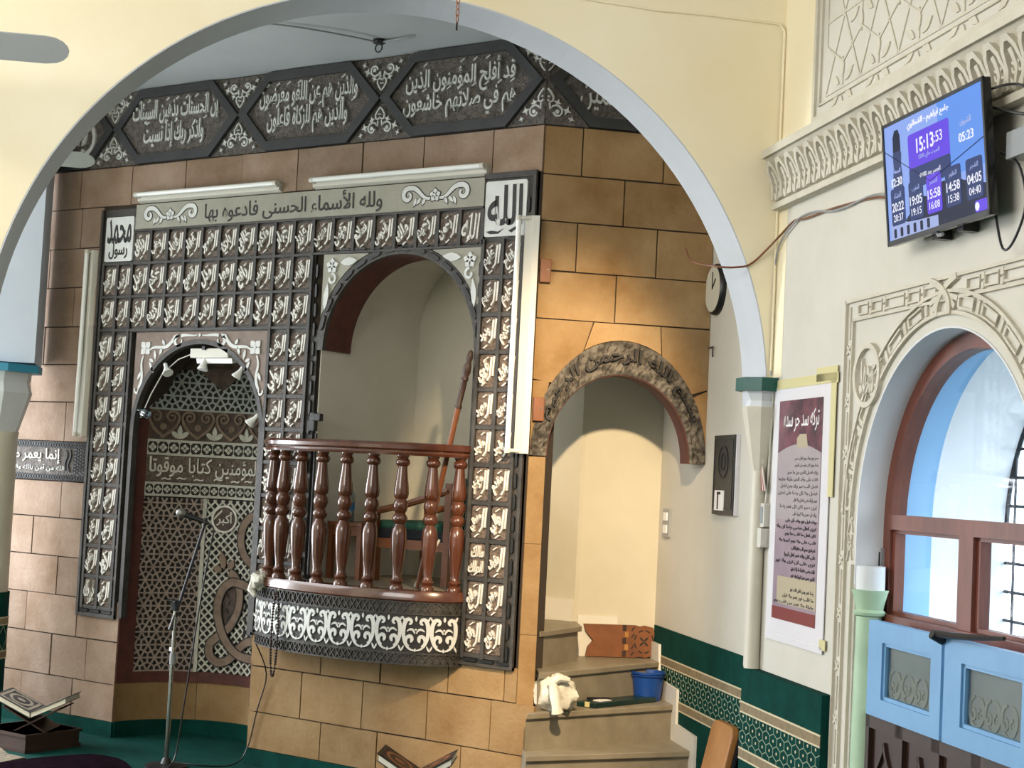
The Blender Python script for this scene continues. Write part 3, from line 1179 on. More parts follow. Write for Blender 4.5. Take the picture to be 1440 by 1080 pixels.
# strip with the black verse, and the two corner plaques
vs_ = MB().box(f_main, -7.188, -4.662, 2.972, 3.118, N0, .020).build('verse_strip', 'strip_ground', sr)
MB().text(f_main, 'ولله الأسماء الحسنى فادعوه بها', -6.62, -5.32, 2.980, 3.110, .019, .0225, bold=.006).build('lettering', 'ink', vs_)
for cu in (-6.90, -4.97):
    o = MB()
    oi = MB()
    for lay, grow, n1_ in ((oi, .006, .0215), (o, 0, .0235)):
        flower(f_main, lay, cu, 3.045, .036 + grow, .019, n1_, 5)
        for s_ in (-1, 1):
            p = bez((cu + s_ * .03, 3.03), (cu + s_ * .09, 3.02), (cu + s_ * .10, 3.10), (cu + s_ * .17, 3.09), 9)[:-1] + spiral(cu + s_ * .175, 3.052, .038, .012, 90, 90 - s_ * 330, 12)
            lay.ribbon(f_main, p, [x + grow * 1.6 for x in taper(len(p), .012, .010, .026)], .019, n1_)
            for (x, a) in ((.06, -60), (.09, -50), (.12, -70)):
                leaf(f_main, lay, (cu + s_ * x, 3.035), a if s_ > 0 else 180 - a, .045 + grow, .018 + grow, .019, n1_)
    oi.build('scroll_outline', 'ink', vs_)
    o.build('scroll_ornament', 'plaque_white', vs_)
pq = MB().prism(f_main, rrect(-4.648, -4.398, 2.812, 3.092, .012), N0, .024).build('corner_plaque', 'plaque_white', sr)
L = MB().text(f_main, 'الله', -4.63, -4.42, 2.865, 3.07, .023, .027, bold=.018)
L.build('lettering', 'ink', pq)
MB().prism(f_main, [(-4.635, 2.838), (-4.60, 2.842), (-4.56, 2.836), (-4.53, 2.85), (-4.56, 2.825), (-4.61, 2.825)], .023, .027).build('flourish', 'ink', pq)
MB().prism(f_main, [(-4.50, 2.838), (-4.455, 2.858), (-4.45, 2.848), (-4.48, 2.828)], .023, .027).build('flourish', 'ink', pq)
pq = MB().prism(f_main, rrect(-7.436, -7.198, 2.785, 3.052, .012), N0, .024).build('corner_plaque', 'plaque_white', sr)
L = MB().text(f_main, 'محمد', -7.42, -7.215, 2.89, 3.04, .023, .027, bold=.012)
L.build('lettering', 'ink', pq)
L = MB().text(f_main, 'رسول', -7.40, -7.24, 2.80, 2.90, .023, .027, bold=.012)
L.build('lettering', 'ink', pq)

# ================================================================== PRAYER NICHE
nc = thing('prayer_niche', 'dark carved prayer niche with lattice panels, hearts and a band of Arabic writing', 'niche', (NX, YM + .2, .09))
U = lambda deg: radians(deg) * NR
MB().box(f_niche, 0, pi * NR, .30, 2.36, -.04, -.008, 44).build('shell', 'niche_dark', nc, smooth=True)
MB().prism(f_xy, [(NX + (NR + .05) * cos(radians(a)), YM + .0 + (NR + .05) * sin(radians(a))) for a in range(0, 181, 10)], 2.33, 2.38).build('vault_cap', 'niche_brown', nc)
for a, c_ in ((0, 55), (55, 112), (112, 180)):
    MB().box(f_niche, U(a) + .002, U(c_) - .002, .088, .308, -.04, .0, 14).build('stone', 'stone_ochre', nc)
MB().box(f_niche, 0, U(12.6), .31, 2.25, -.01, .004, 4).build('jamb_band', 'maroon', nc)
MB().box(f_niche, U(167.4), U(180), .31, 2.25, -.01, .004, 4).build('jamb_band', 'maroon', nc)
MB().box(f_niche, U(11), U(169), .31, .372, -.01, .008, 24).build('foot_band', 'maroon', nc)
# lower panels: six-petal lattice, upright bar, diagonal lattice
sg = star_segments(U(12.8), U(52), .375, 1.395, .088)
mb = MB()
for p, q in sg:
    mb.ribbon(f_niche, [p, q], .0095, -.008, .002)
tag(mb.build('star_lattice', 'lattice_brown', nc, fix=False), kind='stuff')
MB().box(f_niche, U(52.0), U(54.4), .372, 1.40, -.008, .010, 2).build('upright_bar', 'lattice_white', nc)


def diag(ua, ub, za, zb, p, wd, mat_, name, n1=.002):
    mb = MB()
    k = int((ub - ua + zb - za) / p) + 2
    for i in range(-k, k * 2):
        for s_ in (-1, 1):
            a = (ua + i * p, za)
            e = (zb - za)
            q = (ua + i * p + s_ * e * .95, zb)
            c_ = seg_clip(a, q, ua, ub, za, zb)
            if c_:
                n = max(1, int(abs(c_[1][0] - c_[0][0]) / .08))
                pts = [(c_[0][0] + (c_[1][0] - c_[0][0]) * j / n, c_[0][1] + (c_[1][1] - c_[0][1]) * j / n) for j in range(n + 1)]
                mb.ribbon(f_niche, pts, wd, -.008, n1)
    return tag(mb.build(name, mat_, nc, fix=False), kind='stuff')


diag(U(54.4), U(120), .375, 1.395, .048, .0105, 'lattice_white', 'diagonal_lattice')
ro = MB().dot(f_niche, U(67), 1.285, .082, -.008, .006, 24).build('roundel', 'niche_brown', nc)
mb = MB()
ring = arc(U(67), 1.285, .077, 0, 360, 28)[:-1]
mb.ribbon(f_niche, ring, .011, 0, .014, closed=True)
mb.build('roundel_ring', 'letter', ro)
MB().text(f_niche, 'أكبر', U(67) - .05, U(67) + .05, 1.245, 1.33, .005, .013, bold=.01).build('lettering', 'letter', ro)
# interlaced brown scrolls over the diagonal lattice
def smooth_path(P, k=6):
    out = []
    for i in range(len(P) - 1):
        p0, p1, p2, p3 = P[max(i - 1, 0)], P[i], P[i + 1], P[min(i + 2, len(P) - 1)]
        for j in range(k):
            t = j / k
            out.append(tuple(.5 * (2 * p1[q] + (p2[q] - p0[q]) * t + (2 * p0[q] - 5 * p1[q] + 4 * p2[q] - p3[q]) * t * t + (3 * p1[q] - p0[q] - 3 * p2[q] + p3[q]) * t ** 3) for q in (0, 1)))
    return out + [P[-1]]


for lev, P in enumerate(([(0.864, 1.317), (0.794, 1.301), (0.747, 1.24), (0.74, 1.151), (0.774, 1.071), (0.86, 1.01)],
                         [(0.672, 0.971), (0.72, 0.939), (0.755, 0.848), (0.748, 0.754), (0.7, 0.657), (0.626, 0.593), (0.574, 0.543), (0.579, 0.473), (0.637, 0.436), (0.713, 0.466), (0.778, 0.535), (0.852, 0.577), (0.96, 0.585)],
                         [(0.95, 0.885), (0.842, 0.89), (0.765, 0.907), (0.695, 0.914), (0.634, 0.863), (0.609, 0.767), (0.628, 0.663), (0.672, 0.573), (0.737, 0.508), (0.813, 0.481), (0.95, 0.476)])):
    pts = smooth_path(P)
    MB().ribbon(f_niche, pts, .052, .0, .010 + lev * .004).build('interlace_scroll', 'lattice_wood', nc)
    ln = MB()
    for s_ in (-1, 1):
        ed = []
        for i, (u, z) in enumerate(pts):
            p, q = pts[max(0, i - 1)], pts[min(len(pts) - 1, i + 1)]
            L_ = hypot(q[0] - p[0], q[1] - p[1]) or 1
            ed.append((u - s_ * (q[1] - p[1]) / L_ * .026, z + s_ * (q[0] - p[0]) / L_ * .026))
        ln.ribbon(f_niche, ed, .005, .0, .012 + lev * .004)
    ln.build('scroll_edge', 'ink', nc)
MB().prism(f_niche, [(.68, .93), (.72, .90), (.74, .84), (.735, .75), (.69, .66), (.665, .60), (.64, .66), (.625, .76), (.645, .85)], -.004, .004).build('scroll_ground', 'niche_brown', nc)
mb = MB()
for i in range(5):
    leaf(f_niche, mb, (.67 + .012 * (i % 2), .68 + i * .045), 60 + 60 * (i % 2), .045, .016, .003, .007)
mb.build('scroll_vein', 'ink', nc)
for z in (.62, .70, .78):
    for i in range(3):
        mb = MB()
        leaf(f_niche, mb, (.80 + i * .035, z - .03), 90, .06, .022, .0, .005)
        mb.build('drop_ornament', 'ink', nc)
mb = MB()
for p, a, L_ in (((.640, .985), 105, .115), ((.625, .980), 165, .06), ((.665, .985), 60, .07)):
    leaf(f_niche, mb, p, a, L_, .045, .004, .018)
mb.build('palmette', 'lattice_wood', nc)


def cross_band(za, zb):
    g = MB().box(f_niche, U(12.6), U(120), za, zb, -.006, .0, 24).build('cross_band', 'niche_dark', nc)
    r = MB()
    for z in (za, zb):
        r.box(f_niche, U(12.6), U(120), z - .007, z + .007, -.004, .010, 24)
    r.build('band_rail', 'lattice_white', g)
    mb = MB()
    h = (zb - za - .014)
    u = U(13)
    while u < U(118):
        x, z = u + h / 2, (za + zb) / 2
        q = h * .22
        for dx, dz_ in ((q, 0), (-q, 0), (0, q), (0, -q)):
            mb.prism(f_niche, [(x + dx - q * .8, z + dz_), (x + dx, z + dz_ - q * .8), (x + dx + q * .8, z + dz_), (x + dx, z + dz_ + q * .8)], -.001, .006)
        mb.ribbon(f_niche, [(u, za + .007), (u, zb - .007)], .004, -.001, .005)
        for dx in (-.45, .45):
            for dz_ in (-.45, .45):
                mb.dot(f_niche, x + dx * h, z + dz_ * h, h * .11, -.001, .005, 6)
        u += h
    tag(mb.build('cross_ornament', 'lattice_white', g, fix=False), kind='stuff')


cross_band(1.412, 1.482)
cross_band(1.655, 1.735)
g = MB().box(f_niche, U(12.6), U(120), 1.492, 1.645, -.006, .003, 24).build('verse_band', 'tile_ground', nc)
MB().text(f_niche, 'المؤمنين كتابا موقوتا', U(15), U(91), 1.520, 1.640, .002, .014, bold=.004).build('lettering', 'letter', g)
d = MB()
for a, z in ((24, 1.505), (34, 1.51), (45, 1.505), (58, 1.512), (70, 1.505), (80, 1.51)):
    d.ribbon(f_niche, bez((U(a), z), (U(a + 2), z + .02), (U(a + 4), z - .01), (U(a + 6), z + .008), 6), .008, .002, .012)
tag(d.build('vowel_marks', 'letter', g), kind='stuff')
# hearts
hb = MB().box(f_niche, U(12.6), U(120), 1.742, 1.92, -.006, .001, 24).build('heart_band', 'niche_brown', nc)
hw = U(22.5)
for i in range(5):
    cu = U(12.8) + hw * (i + .45)
    hm, wm = MB(), MB()
    for s_ in (-1, 1):
        p = [(cu, 1.752)] + bez((cu + s_ * .01, 1.765), (cu + s_ * .115, 1.83), (cu + s_ * .115, 1.915), (cu + s_ * .05, 1.912), 10) + spiral(cu + s_ * .05, 1.878, .034, .008, 90, 90 + s_ * 420, 18)
        hm.ribbon(f_niche, p, taper(len(p), .016, .010), .0, .014)
    hm.dot(f_niche, cu, 1.82, .020, 0, .008, 12)
    for a, L_ in ((90, .085), (140, .075), (40, .075)):
        leaf(f_niche, wm, (cu + hw / 2, 1.750), a, L_, .030, 0, .010)
    hm.build('heart_scroll', 'snake', hb)
    wm.build('white_leaf', 'lattice_white', hb)
# upper lattice
sg = star_segments(U(12.8), U(120), 1.925, 2.165, .095)
mb = MB()
for p, q in sg:
    mb.ribbon(f_niche, [p, q], .0115, -.008, .002)
tag(mb.build('upper_star_lattice', 'lattice_grey', nc, fix=False), kind='stuff')
MB().box(f_niche, U(12.6), U(120), 2.168, 2.33, -.008, .004, 24).build('vault_band', 'niche_brown', nc)
MB().prism(f_niche, [(U(42), 2.18), (U(60), 2.05), (U(78), 2.18)], -.004, .010).build('vault_point', 'niche_brown', nc)
# rim and flowered plate round the niche arch
A = arc(NX, NZS, NAR - .028, 180, 0, 40)
MB().strip(f_main, [(A[0][0], .69)] + A + [(A[-1][0], .69)], [(NX - NAR, .69)] + arc(NX, NZS, NAR, 180, 0, 40) + [(NX + NAR, .69)], -.02, .020).build('arch_rim', 'dark_frame', nc)
A = arc(NX, NZS, NAR, 180, 0, 40)
sp_ = MB().strip(f_main, A, [(u, 2.358) for u, z in A], -.004, .014).build('arch_plate', 'spandrel', nc)
o = MB()
for s_ in (-1, 1):
    P = lambda x, z: (NX + s_ * x, z)
    flower(f_main, o, *P(.435, 2.265), .05, .013, .021, 4, 45)
    p = [P(*q) for q in bez((.40, 2.255), (.33, 2.30), (.27, 2.22), (.20, 2.33), 9)] + [P(.20 - .03 + .028 * cos(radians(a)), 2.305 + .028 * sin(radians(a))) for a in range(90, -200, -36)]
    o.ribbon(f_main, p, taper(len(p), .010, .010, .022), .013, .020)
    p = [P(*q) for q in bez((.45, 2.22), (.49, 2.14), (.42, 2.12), (.475, 2.03), 9)] + [P(.49 + .018 * cos(radians(a)), 2.02 + .018 * sin(radians(a))) for a in range(150, 420, 40)]
    o.ribbon(f_main, p, taper(len(p), .010, .008, .018), .013, .020)
    for (x, z, a, L_) in ((.36, 2.255, -100, .06), (.30, 2.27, -70, .05), (.40, 2.19, -120, .08), (.46, 2.13, -60, .06), (.28, 2.28, 60, .04), (.40, 2.20, 200, .04)):
        leaf(f_main, o, P(x, z), a if s_ > 0 else 180 - a, L_, .020, .013, .020)
    p = [P(*q) for q in bez((.15, 2.335), (.10, 2.345), (.06, 2.33), (.02, 2.338), 6)]
    o.ribbon(f_main, p, taper(len(p), .018, .006), .013, .020)
o.dot(f_main, NX, 2.338, .010, .013, .021)
o.build('painted_flower', 'plaque_white', sp_)

# band of writing left of the surround
lb = thing('inscription_band', 'short grey band of Arabic writing between two stone courses left of the niche', 'wall panel', (-7.8, 6.5, 1.47))
MB().box(f_main, -8.5, -7.486, 1.465, 1.698, -.008, .012).build('backing', 'frieze_ground', lb)
mb = MB()
for z0, z1 in ((1.465, 1.50), (1.662, 1.698)):
    mb.box(f_main, -8.5, -7.486, z0, z1, .0, .017)
mb.box(f_main, -7.60, -7.486, 1.465, 1.698, .0, .016)
mb.build('rope_border', 'dark_frame', lb)
mb = MB()
for i in range(44):
    for z0, z1 in ((1.467, 1.498), (1.664, 1.696)):
        u = -8.48 + i * .0235
        mb.ribbon(f_main, [(u, z0), (u + .02, z1)], .005, .012, .021)
        mb.ribbon(f_main, [(u + .02, z0), (u, z1)], .005, .012, .021)
for i in range(9):
    z = 1.50 + i * .02
    mb.ribbon(f_main, [(-7.60, z), (-7.488, z + .05)], .005, .012, .020)
    mb.ribbon(f_main, [(-7.60, z + .03), (-7.488, z - .02)], .005, .012, .020)
mb.build('rope_relief', 'frieze_frame', lb)
MB().text(f_main, 'إنما يعمر مساجد', -8.36, -7.72, 1.565, 1.655, .011, .021, bold=.005).build('lettering', 'letter', lb)
MB().text(f_main, 'الله من آمن بالله واليوم الآخر', -8.34, -7.68, 1.51, 1.558, .011, .017).build('small_lettering', 'letter_grey', lb)
mb = MB()
mb.ribbon(f_main, bez((-7.63, 1.52), (-7.68, 1.57), (-7.60, 1.60), (-7.635, 1.65), 8), .012, .011, .02)
mb.ribbon(f_main, bez((-7.665, 1.53), (-7.70, 1.58), (-7.63, 1.61), (-7.67, 1.645), 8), .010, .011, .02)
mb.build('end_leaf', 'frieze_frame', lb)

# ================================================================== BALCONY
bc = thing('pulpit_balcony', 'bulging pulpit balcony with turned mahogany balusters over a white scroll band', 'balcony', (BX, YM, .66))
base = MB().box(f_balc, 0, BLEN, .672, .985, -.05, 0, 48).build('carved_band', 'dark_frame', bc, smooth=False)
MB().prism(f_xy, [tuple(f_balc(BLEN * i / 40, 0, -.02))[:2] for i in range(41)], .672, .70).build('underside', 'dark_frame', bc)
MB().prism(f_xy, [tuple(f_balc(BLEN * i / 40, 0, -.02))[:2] for i in range(41)], .975, 1.03).build('deck', 'marble', bc)
mb = MB()
for z0, z1 in ((.676, .728), (.922, .980)):
    n = 44
    for i in range(n):
        u, u2 = BLEN * i / n, BLEN * (i + 1) / n
        mb.ribbon(f_balc, [(u, z0), (u2, z1)], .005, -.002, .008)
        mb.ribbon(f_balc, [(u2, z0), (u, z1)], .005, -.002, .008)
    for z in (z0, z1):
        mb.box(f_balc, 0, BLEN, z - .003, z + .003, -.002, .008, 48)
for i in range(5):
    z = .73 + i * .04
    mb.ribbon(f_balc, [(BLEN - .09, z), (BLEN - .005, z + .05)], .005, -.002, .008)
    mb.ribbon(f_balc, [(BLEN - .005, z), (BLEN - .09, z + .05)], .005, -.002, .008)
tag(mb.build('diamond_relief', 'dark_frame', base, fix=False), kind='stuff')
MB().box(f_balc, .005, BLEN - .04, .738, .914, -.002, .003, 48).build('ornament_ground', 'ink', base)
w_ = .1475
zc = .826
nU = 11
w_ = (BLEN - .055) / nU
for i in range(nU):
    cu = .012 + w_ * (i + .5)
    mb = MB()
    k = w_ / .1475
    for s_ in (-1, 1):
        X = lambda x: cu + s_ * x * k
        p = bez((X(.003), zc - .080), (X(.074), zc - .080), (X(.074), zc + .045), (X(.052), zc + .064), 12) + [(X(.036) + s_ * .019 * (1 - q / 10) * cos(radians(40 + q * 34)), zc + .055 + .019 * (1 - q / 10) * sin(radians(40 + q * 34))) for q in range(8)]
        mb.ribbon(f_balc, p, taper(len(p), .006, .008, .020), .002, .010)
        p = [(X(.028) + s_ * (.027 - q * .0021) * cos(radians(-80 + q * 30)), zc - .030 + (.031 - q * .0022) * sin(radians(-80 + q * 30))) for q in range(12)]
        mb.ribbon(f_balc, p, taper(len(p), .010, .012, .018), .002, .010)
        mb.ribbon(f_balc, bez((X(.004), zc + .002), (X(.012), zc + .028), (X(.030), zc + .028), (X(.046), zc + .012), 6), taper(7, .005, .004, .011), .002, .010)
        leaf(f_balc, mb, (X(.0735), zc - .086), 90 + s_ * 25, .034, .009, .002, .010)
        leaf(f_balc, mb, (X(.0735), zc + .086), -90 - s_ * 25, .034, .009, .002, .010)
    leaf(f_balc, mb, (cu, zc + .060), 90, .028, .012, .002, .010)
    leaf(f_balc, mb, (cu, zc - .088), 90, .020, .010, .002, .010)
    mb.dot(f_balc, cu, zc + .022, .005, .002, .010, 6)
    mb.build('scroll_ornament', 'plaque_white', base, fix=False)
fr = MB()
prof = [(.036, 1.035), (.036, 1.05), (.026, 1.062), (.034, 1.078), (.024, 1.092), (.022, 1.11), (.030, 1.17), (.038, 1.25), (.040, 1.30), (.036, 1.335), (.026, 1.352), (.024, 1.358), (.036, 1.374), (.038, 1.39), (.030, 1.405), (.024, 1.412), (.030, 1.422), (.038, 1.445), (.036, 1.465), (.026, 1.482), (.034, 1.49), (.038, 1.51), (.036, 1.54), (.028, 1.60), (.0235, 1.645), (.032, 1.652), (.037, 1.664), (.034, 1.676), (.025, 1.685), (.031, 1.695), (.031, 1.702)]
first = None
for i in range(10):
    p = f_balc(.055 + i * (BLEN - .10) / 9, 0, -.035)
    if first is None:
        first = MB().lathe((p.x, p.y, 0), prof, 18).build('baluster', 'rail', bc, smooth=True)
        p0 = p
    else:
        inst(first, Vector((p.x, p.y, first.location.z)), bc)


def swept(f, prof, k=60):
    """closed profile of (n, z) swept along the balcony"""
    m = MB()
    vs, fs = [], []
    q = len(prof)
    for i in range(k + 1):
        for n, z in prof:
            vs.append(f(BLEN * i / k, z, n))
    for i in range(k):
        for j in range(q):
            fs.append((i * q + j, i * q + (j + 1) % q, (i + 1) * q + (j + 1) % q, (i + 1) * q + j))
    fs.append(tuple(range(q)))
    fs.append(tuple(range(k * q, k * q + q)))
    return m.add(vs, fs)


swept(f_balc, [(-.085, .983), (.012, .983), (.018, .99), (.016, 1.018), (.008, 1.035), (-.085, 1.035)]).build('base_rail', 'rail', bc, smooth=True)
swept(f_balc, [(-.080, 1.70), (.004, 1.70), (.008, 1.712), (.004, 1.722), (.016, 1.732), (.018, 1.75), (.008, 1.762), (-.03, 1.766), (-.080, 1.76)]).build('handrail', 'rail', bc, smooth=True)

# ================================================================== DOORWAY ARCH OF RUBBLE
da = thing('rubble_arch', 'rough grey stone arch carved with dark Arabic writing over the stair doorway', 'arch', f_face(.45, 1.73, 0))
inn = [(DC + DW * cos(radians(a)), DZ + DH * sin(radians(a))) for a in range(180, -1, -6)]
out = [(DC + .447 * cos(radians(a)), DZ + .585 * sin(radians(a))) for a in range(180, -1, -6)]
out = [(min(max(u, .004), FW + .02), z) for u, z in out]
rb = MB()
# irregular rubble surface: a grid over the ring with jittered depth
K, Jn = 90, 9
random.seed(3)
vs, fs = [], []
for i in range(K + 1):
    a = radians(180 - 180 * i / K)
    for j in range(Jn + 1):
        t = j / Jn
        ru, rz = DW + (.447 - DW) * t, DH + (.585 - DH) * t
        u, z = DC + ru * cos(a), DZ + rz * sin(a)
        n = .012 + (0 if j in (0, Jn) else random.uniform(-.004, .016))
        vs.append(f_face(u, z, n))
for i in range(K):
    for j in range(Jn):
        q = i * (Jn + 1) + j
        fs.append((q, q + 1, q + Jn + 2, q + Jn + 1))
rb.add(vs, fs)
rb.strip(f_face, inn, out, -.13, .010)
rb.build('ring', 'rubble', da)
MB().strip(f_face, inn, [(DC + (DW - .005) * cos(radians(a)), DZ + (DH - .005) * sin(radians(a))) for a in range(180, -1, -6)], -.135, .004).build('soffit', 'maroon', da, smooth=True)


def f_ring(u, z, n):
    """u along the arch from right to left foot (0..1 reading left to right), z across the ring"""
    a = radians(168 - u * 156)
    return f_face(DC + (DW + .020 + z * .05) * cos(a), DZ + (DH + .035 + z * .10) * sin(a), n)


MB().text(f_ring, 'بسم الله الرحمن الرحيم', .06, .92, 0, 1, .012, .040, bold=.02).build('lettering', 'ink', da)


# ================================================================== RIGHT WALL PLASTERWORK
MB().box(f_right, -6.42, -2.2, 3.015, 3.05, 0, .10).build('ledge', 'plaster', wall_right)
b = MB()
b.prism(lambda n, z, u: f_right(u, z, n), [(0, 2.80), (.045, 2.80), (.045, 2.825), (.025, 2.84), (.03, 2.93), (.07, 3.0), (.085, 3.016), (0, 3.016)], -6.42, -2.2)
cornice = struct('trim_8', b, 'plaster')
tag(cornice, 'plaster cornice of upright acanthus leaves under the carved panel')
proto = None
for i in range(24):
    u = -6.365 + i * .107
    if proto is None:
        m_ = MB()
        fl = lambda a, z, n: f_right(u + a, z, n + .03 + max(0, z - 2.90) * .45)
        outl = [(-.045, 2.84), (-.050, 2.90), (-.040, 2.955), (-.018, 2.985), (.012, 2.985), (.036, 2.955), (.046, 2.90), (.042, 2.84)]
        m_.ribbon(fl, outl, [.014, .016, .018, .022, .022, .018, .016, .014], -.012, .018)
        m_.ribbon(fl, bez((0, 2.835), (-.01, 2.88), (.012, 2.91), (0, 2.955), 8), taper(9, .012, .022), -.012, .016)
        for s_ in (-1, 1):
            m_.ribbon(fl, spiral(s_ * .022, 2.90, .018, .005, 90, 90 + s_ * 320, 10), .009, -.012, .012)
            leaf(fl, m_, (s_ * .012, 2.835), 90 - s_ * 28, .05, .018, -.012, .014)
        proto = m_.build('leaf_motif', 'plaster', cornice)
        pl0, u00 = proto.location.copy(), u
    else:
        inst(proto, pl0 + (f_right(u, 0, 0) - f_right(u00, 0, 0)), cornice)
# big carved panel above
pn = MB()
pn.box(f_right, -6.06, -2.3, 3.10, 3.125, 0, .012)
pn.box(f_right, -6.085, -6.06, 3.10, 4.5, 0, .012)
pn.box(f_right, -6.02, -2.3, 3.16, 3.17, 0, .010)
pn.box(f_right, -6.02, -6.01, 3.16, 4.5, 0, .010)
struct('panel_border', pn, 'plaster', wall_right)
pn = MB()
for p, q in star_segments(-5.96, -2.4, 3.19, 4.45, .34):
    pn.ribbon(f_right, [p, q], .010, -.001, .0045)
for i in range(12):
    for j in range(5):
        uu, zz = -5.79 + .34 * i + (.17 if j % 2 else 0), 3.19 + .2944 * j
        for k in range(6):
            leaf(f_right, pn, (uu + .035 * cos(radians(60 * k + 30)), zz + .035 * sin(radians(60 * k + 30))), 60 * k + 30, .085, .032, 0, .006)
tag(struct('star_relief', pn, 'plaster', wall_right), kind='stuff')
pn = MB()
for i in range(60):
    uu = -6.0 + i * .06
    pn.ribbon(f_right, [(uu, 3.065), (uu + .02, 3.085)], .010, 0, .006)
tag(struct('dash_relief', pn, 'plaster', wall_right), kind='stuff')

# moulding round the window
FT = 2.338
wm_ = thing('window_moulding', 'carved plaster moulding of linked bars framing the arched window', 'moulding', f_right(-5.6, 0, 0))
b = MB()
for (u0, u1, z0, z1) in ((-5.655, -5.645, 0, FT), (-5.585, -5.575, 0, FT - .075), (-5.655, -3.95, FT - .012, FT), (-5.585, -3.95, FT - .085, FT - .075), (-5.515, -5.505, 0, 1.36)):
    b.box(f_right, u0, u1, z0, z1, -.001, .012)
b.build('border_lines', 'plaster', wm_)
R0, R1 = .705, .775
b = MB()
for r in (R0, R1):
    b.ribbon(f_right, [(WC + r * cos(radians(a)), WZ + r * sin(radians(a))) for a in range(178, 1, -4)], .012, -.001, .014)
b.build('arch_lines', 'plaster', wm_)
# link bars of the straight runs
mb = MB()
link_o = None


def bar_link(f, u, z, L_, W_, name='link_bar'):
    m_ = MB()
    m_.ribbon(f, [(u - L_ / 2, z - W_ / 2), (u + L_ / 2, z - W_ / 2), (u + L_ / 2, z + W_ / 2), (u - L_ / 2, z + W_ / 2)], .008, 0, .011, closed=True)
    return m_.build(name, 'plaster', wm_)


u = -5.53
k = 0
while u < -4.0:
    L_ = .15 if k % 3 == 2 else .085
    if not (-4.93 < u < -4.76):
        bar_link(f_right, u + L_ / 2, FT - .045, L_, .036)
        m_ = MB()
        for s_ in (-1, 1):
            m_.ribbon(f_right, [(u + L_ + .018, FT - .045 + s_ * .004), (u + L_ + .018, FT - .045 + s_ * .026)], .018, 0, .009)
        m_.build('link_knot', 'plaster', wm_)
    u += L_ + .036
    k += 1


def f_warch(u, z, n):
    a = radians(90 - u)
    return f_right(WC + (R0 + R1) / 2 * 1 * cos(a) + z * cos(a), WZ + (R0 + R1) / 2 * sin(a) + z * sin(a), n)


for a in list(range(-82, -8, 13)) + list(range(12, 84, 13)):
    m_ = MB()
    m_.ribbon(f_warch, [(a - 4, -.018), (a + 4, -.018), (a + 4, .018), (a - 4, .018)], .007, 0, .011, closed=False)
    m_.ribbon(f_warch, [(a - 4, .018), (a - 4, -.018)], 1.0, 0, .011)
    m_.ribbon(f_warch, [(a + 6.5, -.022), (a + 6.5, .022)], 1.2, 0, .009)
    m_.build('arch_link', 'plaster', wm_)
m_ = MB()
for s_ in (-1, 1):
    m_.ribbon(f_right, bez((WC - s_ * .09, FT - .01), (WC - s_ * .01, FT - .03), (WC + s_ * .06, FT - .07), (WC + s_ * .05, FT - .13), 10), .022, 0, .018 + s_ * .002)
    m_.ribbon(f_right, bez((WC - s_ * .10, FT - .085), (WC - s_ * .03, FT - .06), (WC + s_ * .03, FT - .06), (WC + s_ * .08, FT - .11), 10), .018, 0, .014)
m_.build('crown_knot', 'plaster', wm_)
# upright strip with small carved flowers
for i in range(11):
    z = .20 + i * .195
    m_ = MB()
    for k in range(4):
        leaf(f_right, m_, (-5.615, z), 45 + 90 * k, .026, .012, 0, .008)
    m_.ribbon(f_right, [(-5.615, z + .035), (-5.615, z + .16)], .006, 0, .006)
    m_.build('strip_flower', 'plaster', wm_)
for z in (1.42, 1.52, 1.65, 1.80):
    m_ = MB()
    m_.ribbon(f_right, [(-5.565, z - .05), (-5.545, z), (-5.565, z + .05), (-5.525, z + .045), (-5.535, z), (-5.522, z - .045)], .007, 0, .007)
    m_.ribbon(f_right, spiral(-5.545, z, .022, .006, 0, 400, 14), .006, 0, .007)
    m_.build('strip_scroll', 'plaster', wm_)
rd = MB().strip(f_right, arc(-5.425, 2.045, .118, 0, 360, 32), arc(-5.425, 2.045, .098, 0, 360, 32), -.001, .018).build('roundel_ring', 'plaster', wm_)
m_ = MB().text(f_right, 'محمد', -5.49, -5.365, 1.975, 2.11, -.001, .014, bold=.02)
m_.build('roundel_lettering', 'plaster', wm_)

# ================================================================== WINDOW
NF = -.10   # frame front (recessed)
b = MB()
A = [(WC - WR, 1.16)] + arc(WC, WZ, WR, 180, 0, 40) + [(WC + WR, 1.16)]
B = [(WC - WR + .062, 1.16)] + arc(WC, WZ, WR - .062, 180, 0, 40) + [(WC + WR - .062, 1.16)]
b.strip(f_right, A, B, NF - .06, NF)
win = struct('window_1', b, 'wood_window')
MB().box(f_right, WC - WR + .05, WC + WR - .05, 1.495, 1.548, NF - .055, NF + .006).build('transom', 'wood_window', win)
MB().box(f_right, WC - .055, WC + .045, 1.18, 1.50, NF - .055, NF + .003).build('mullion', 'wood_window', win)
MB().box(f_right, WC - WR, WC + WR, 1.15, 1.192, NF - .06, NF + .02).build('bottom_rail', 'wood_window', win)
for u0, u1 in ((WC - WR + .062, WC - .055), (WC + .045, WC + WR - .062)):
    m_ = MB()
    for (a, c_, z0, z1) in ((u0, u0 + .022, 1.19, 1.495), (u1 - .022, u1, 1.19, 1.495), (u0, u1, 1.19, 1.205), (u0, u1, 1.482, 1.495)):
        m_.box(f_right, a, c_, z0, z1, NF - .05, NF - .012)
    s_ = m_.build('sash', 'wood_window', win)
    MB().box(f_right, u0 + .02, u1 - .02, 1.203, 1.484, NF - .034, NF - .030).build('pane', 'glass', s_)
MB().prism(f_right, [(WC - WR + .06, 1.545)] + arc(WC, WZ, WR - .060, 176, 4, 36) + [(WC + WR - .06, 1.545)], NF - .034, NF - .030).build('pane', 'glass', win)
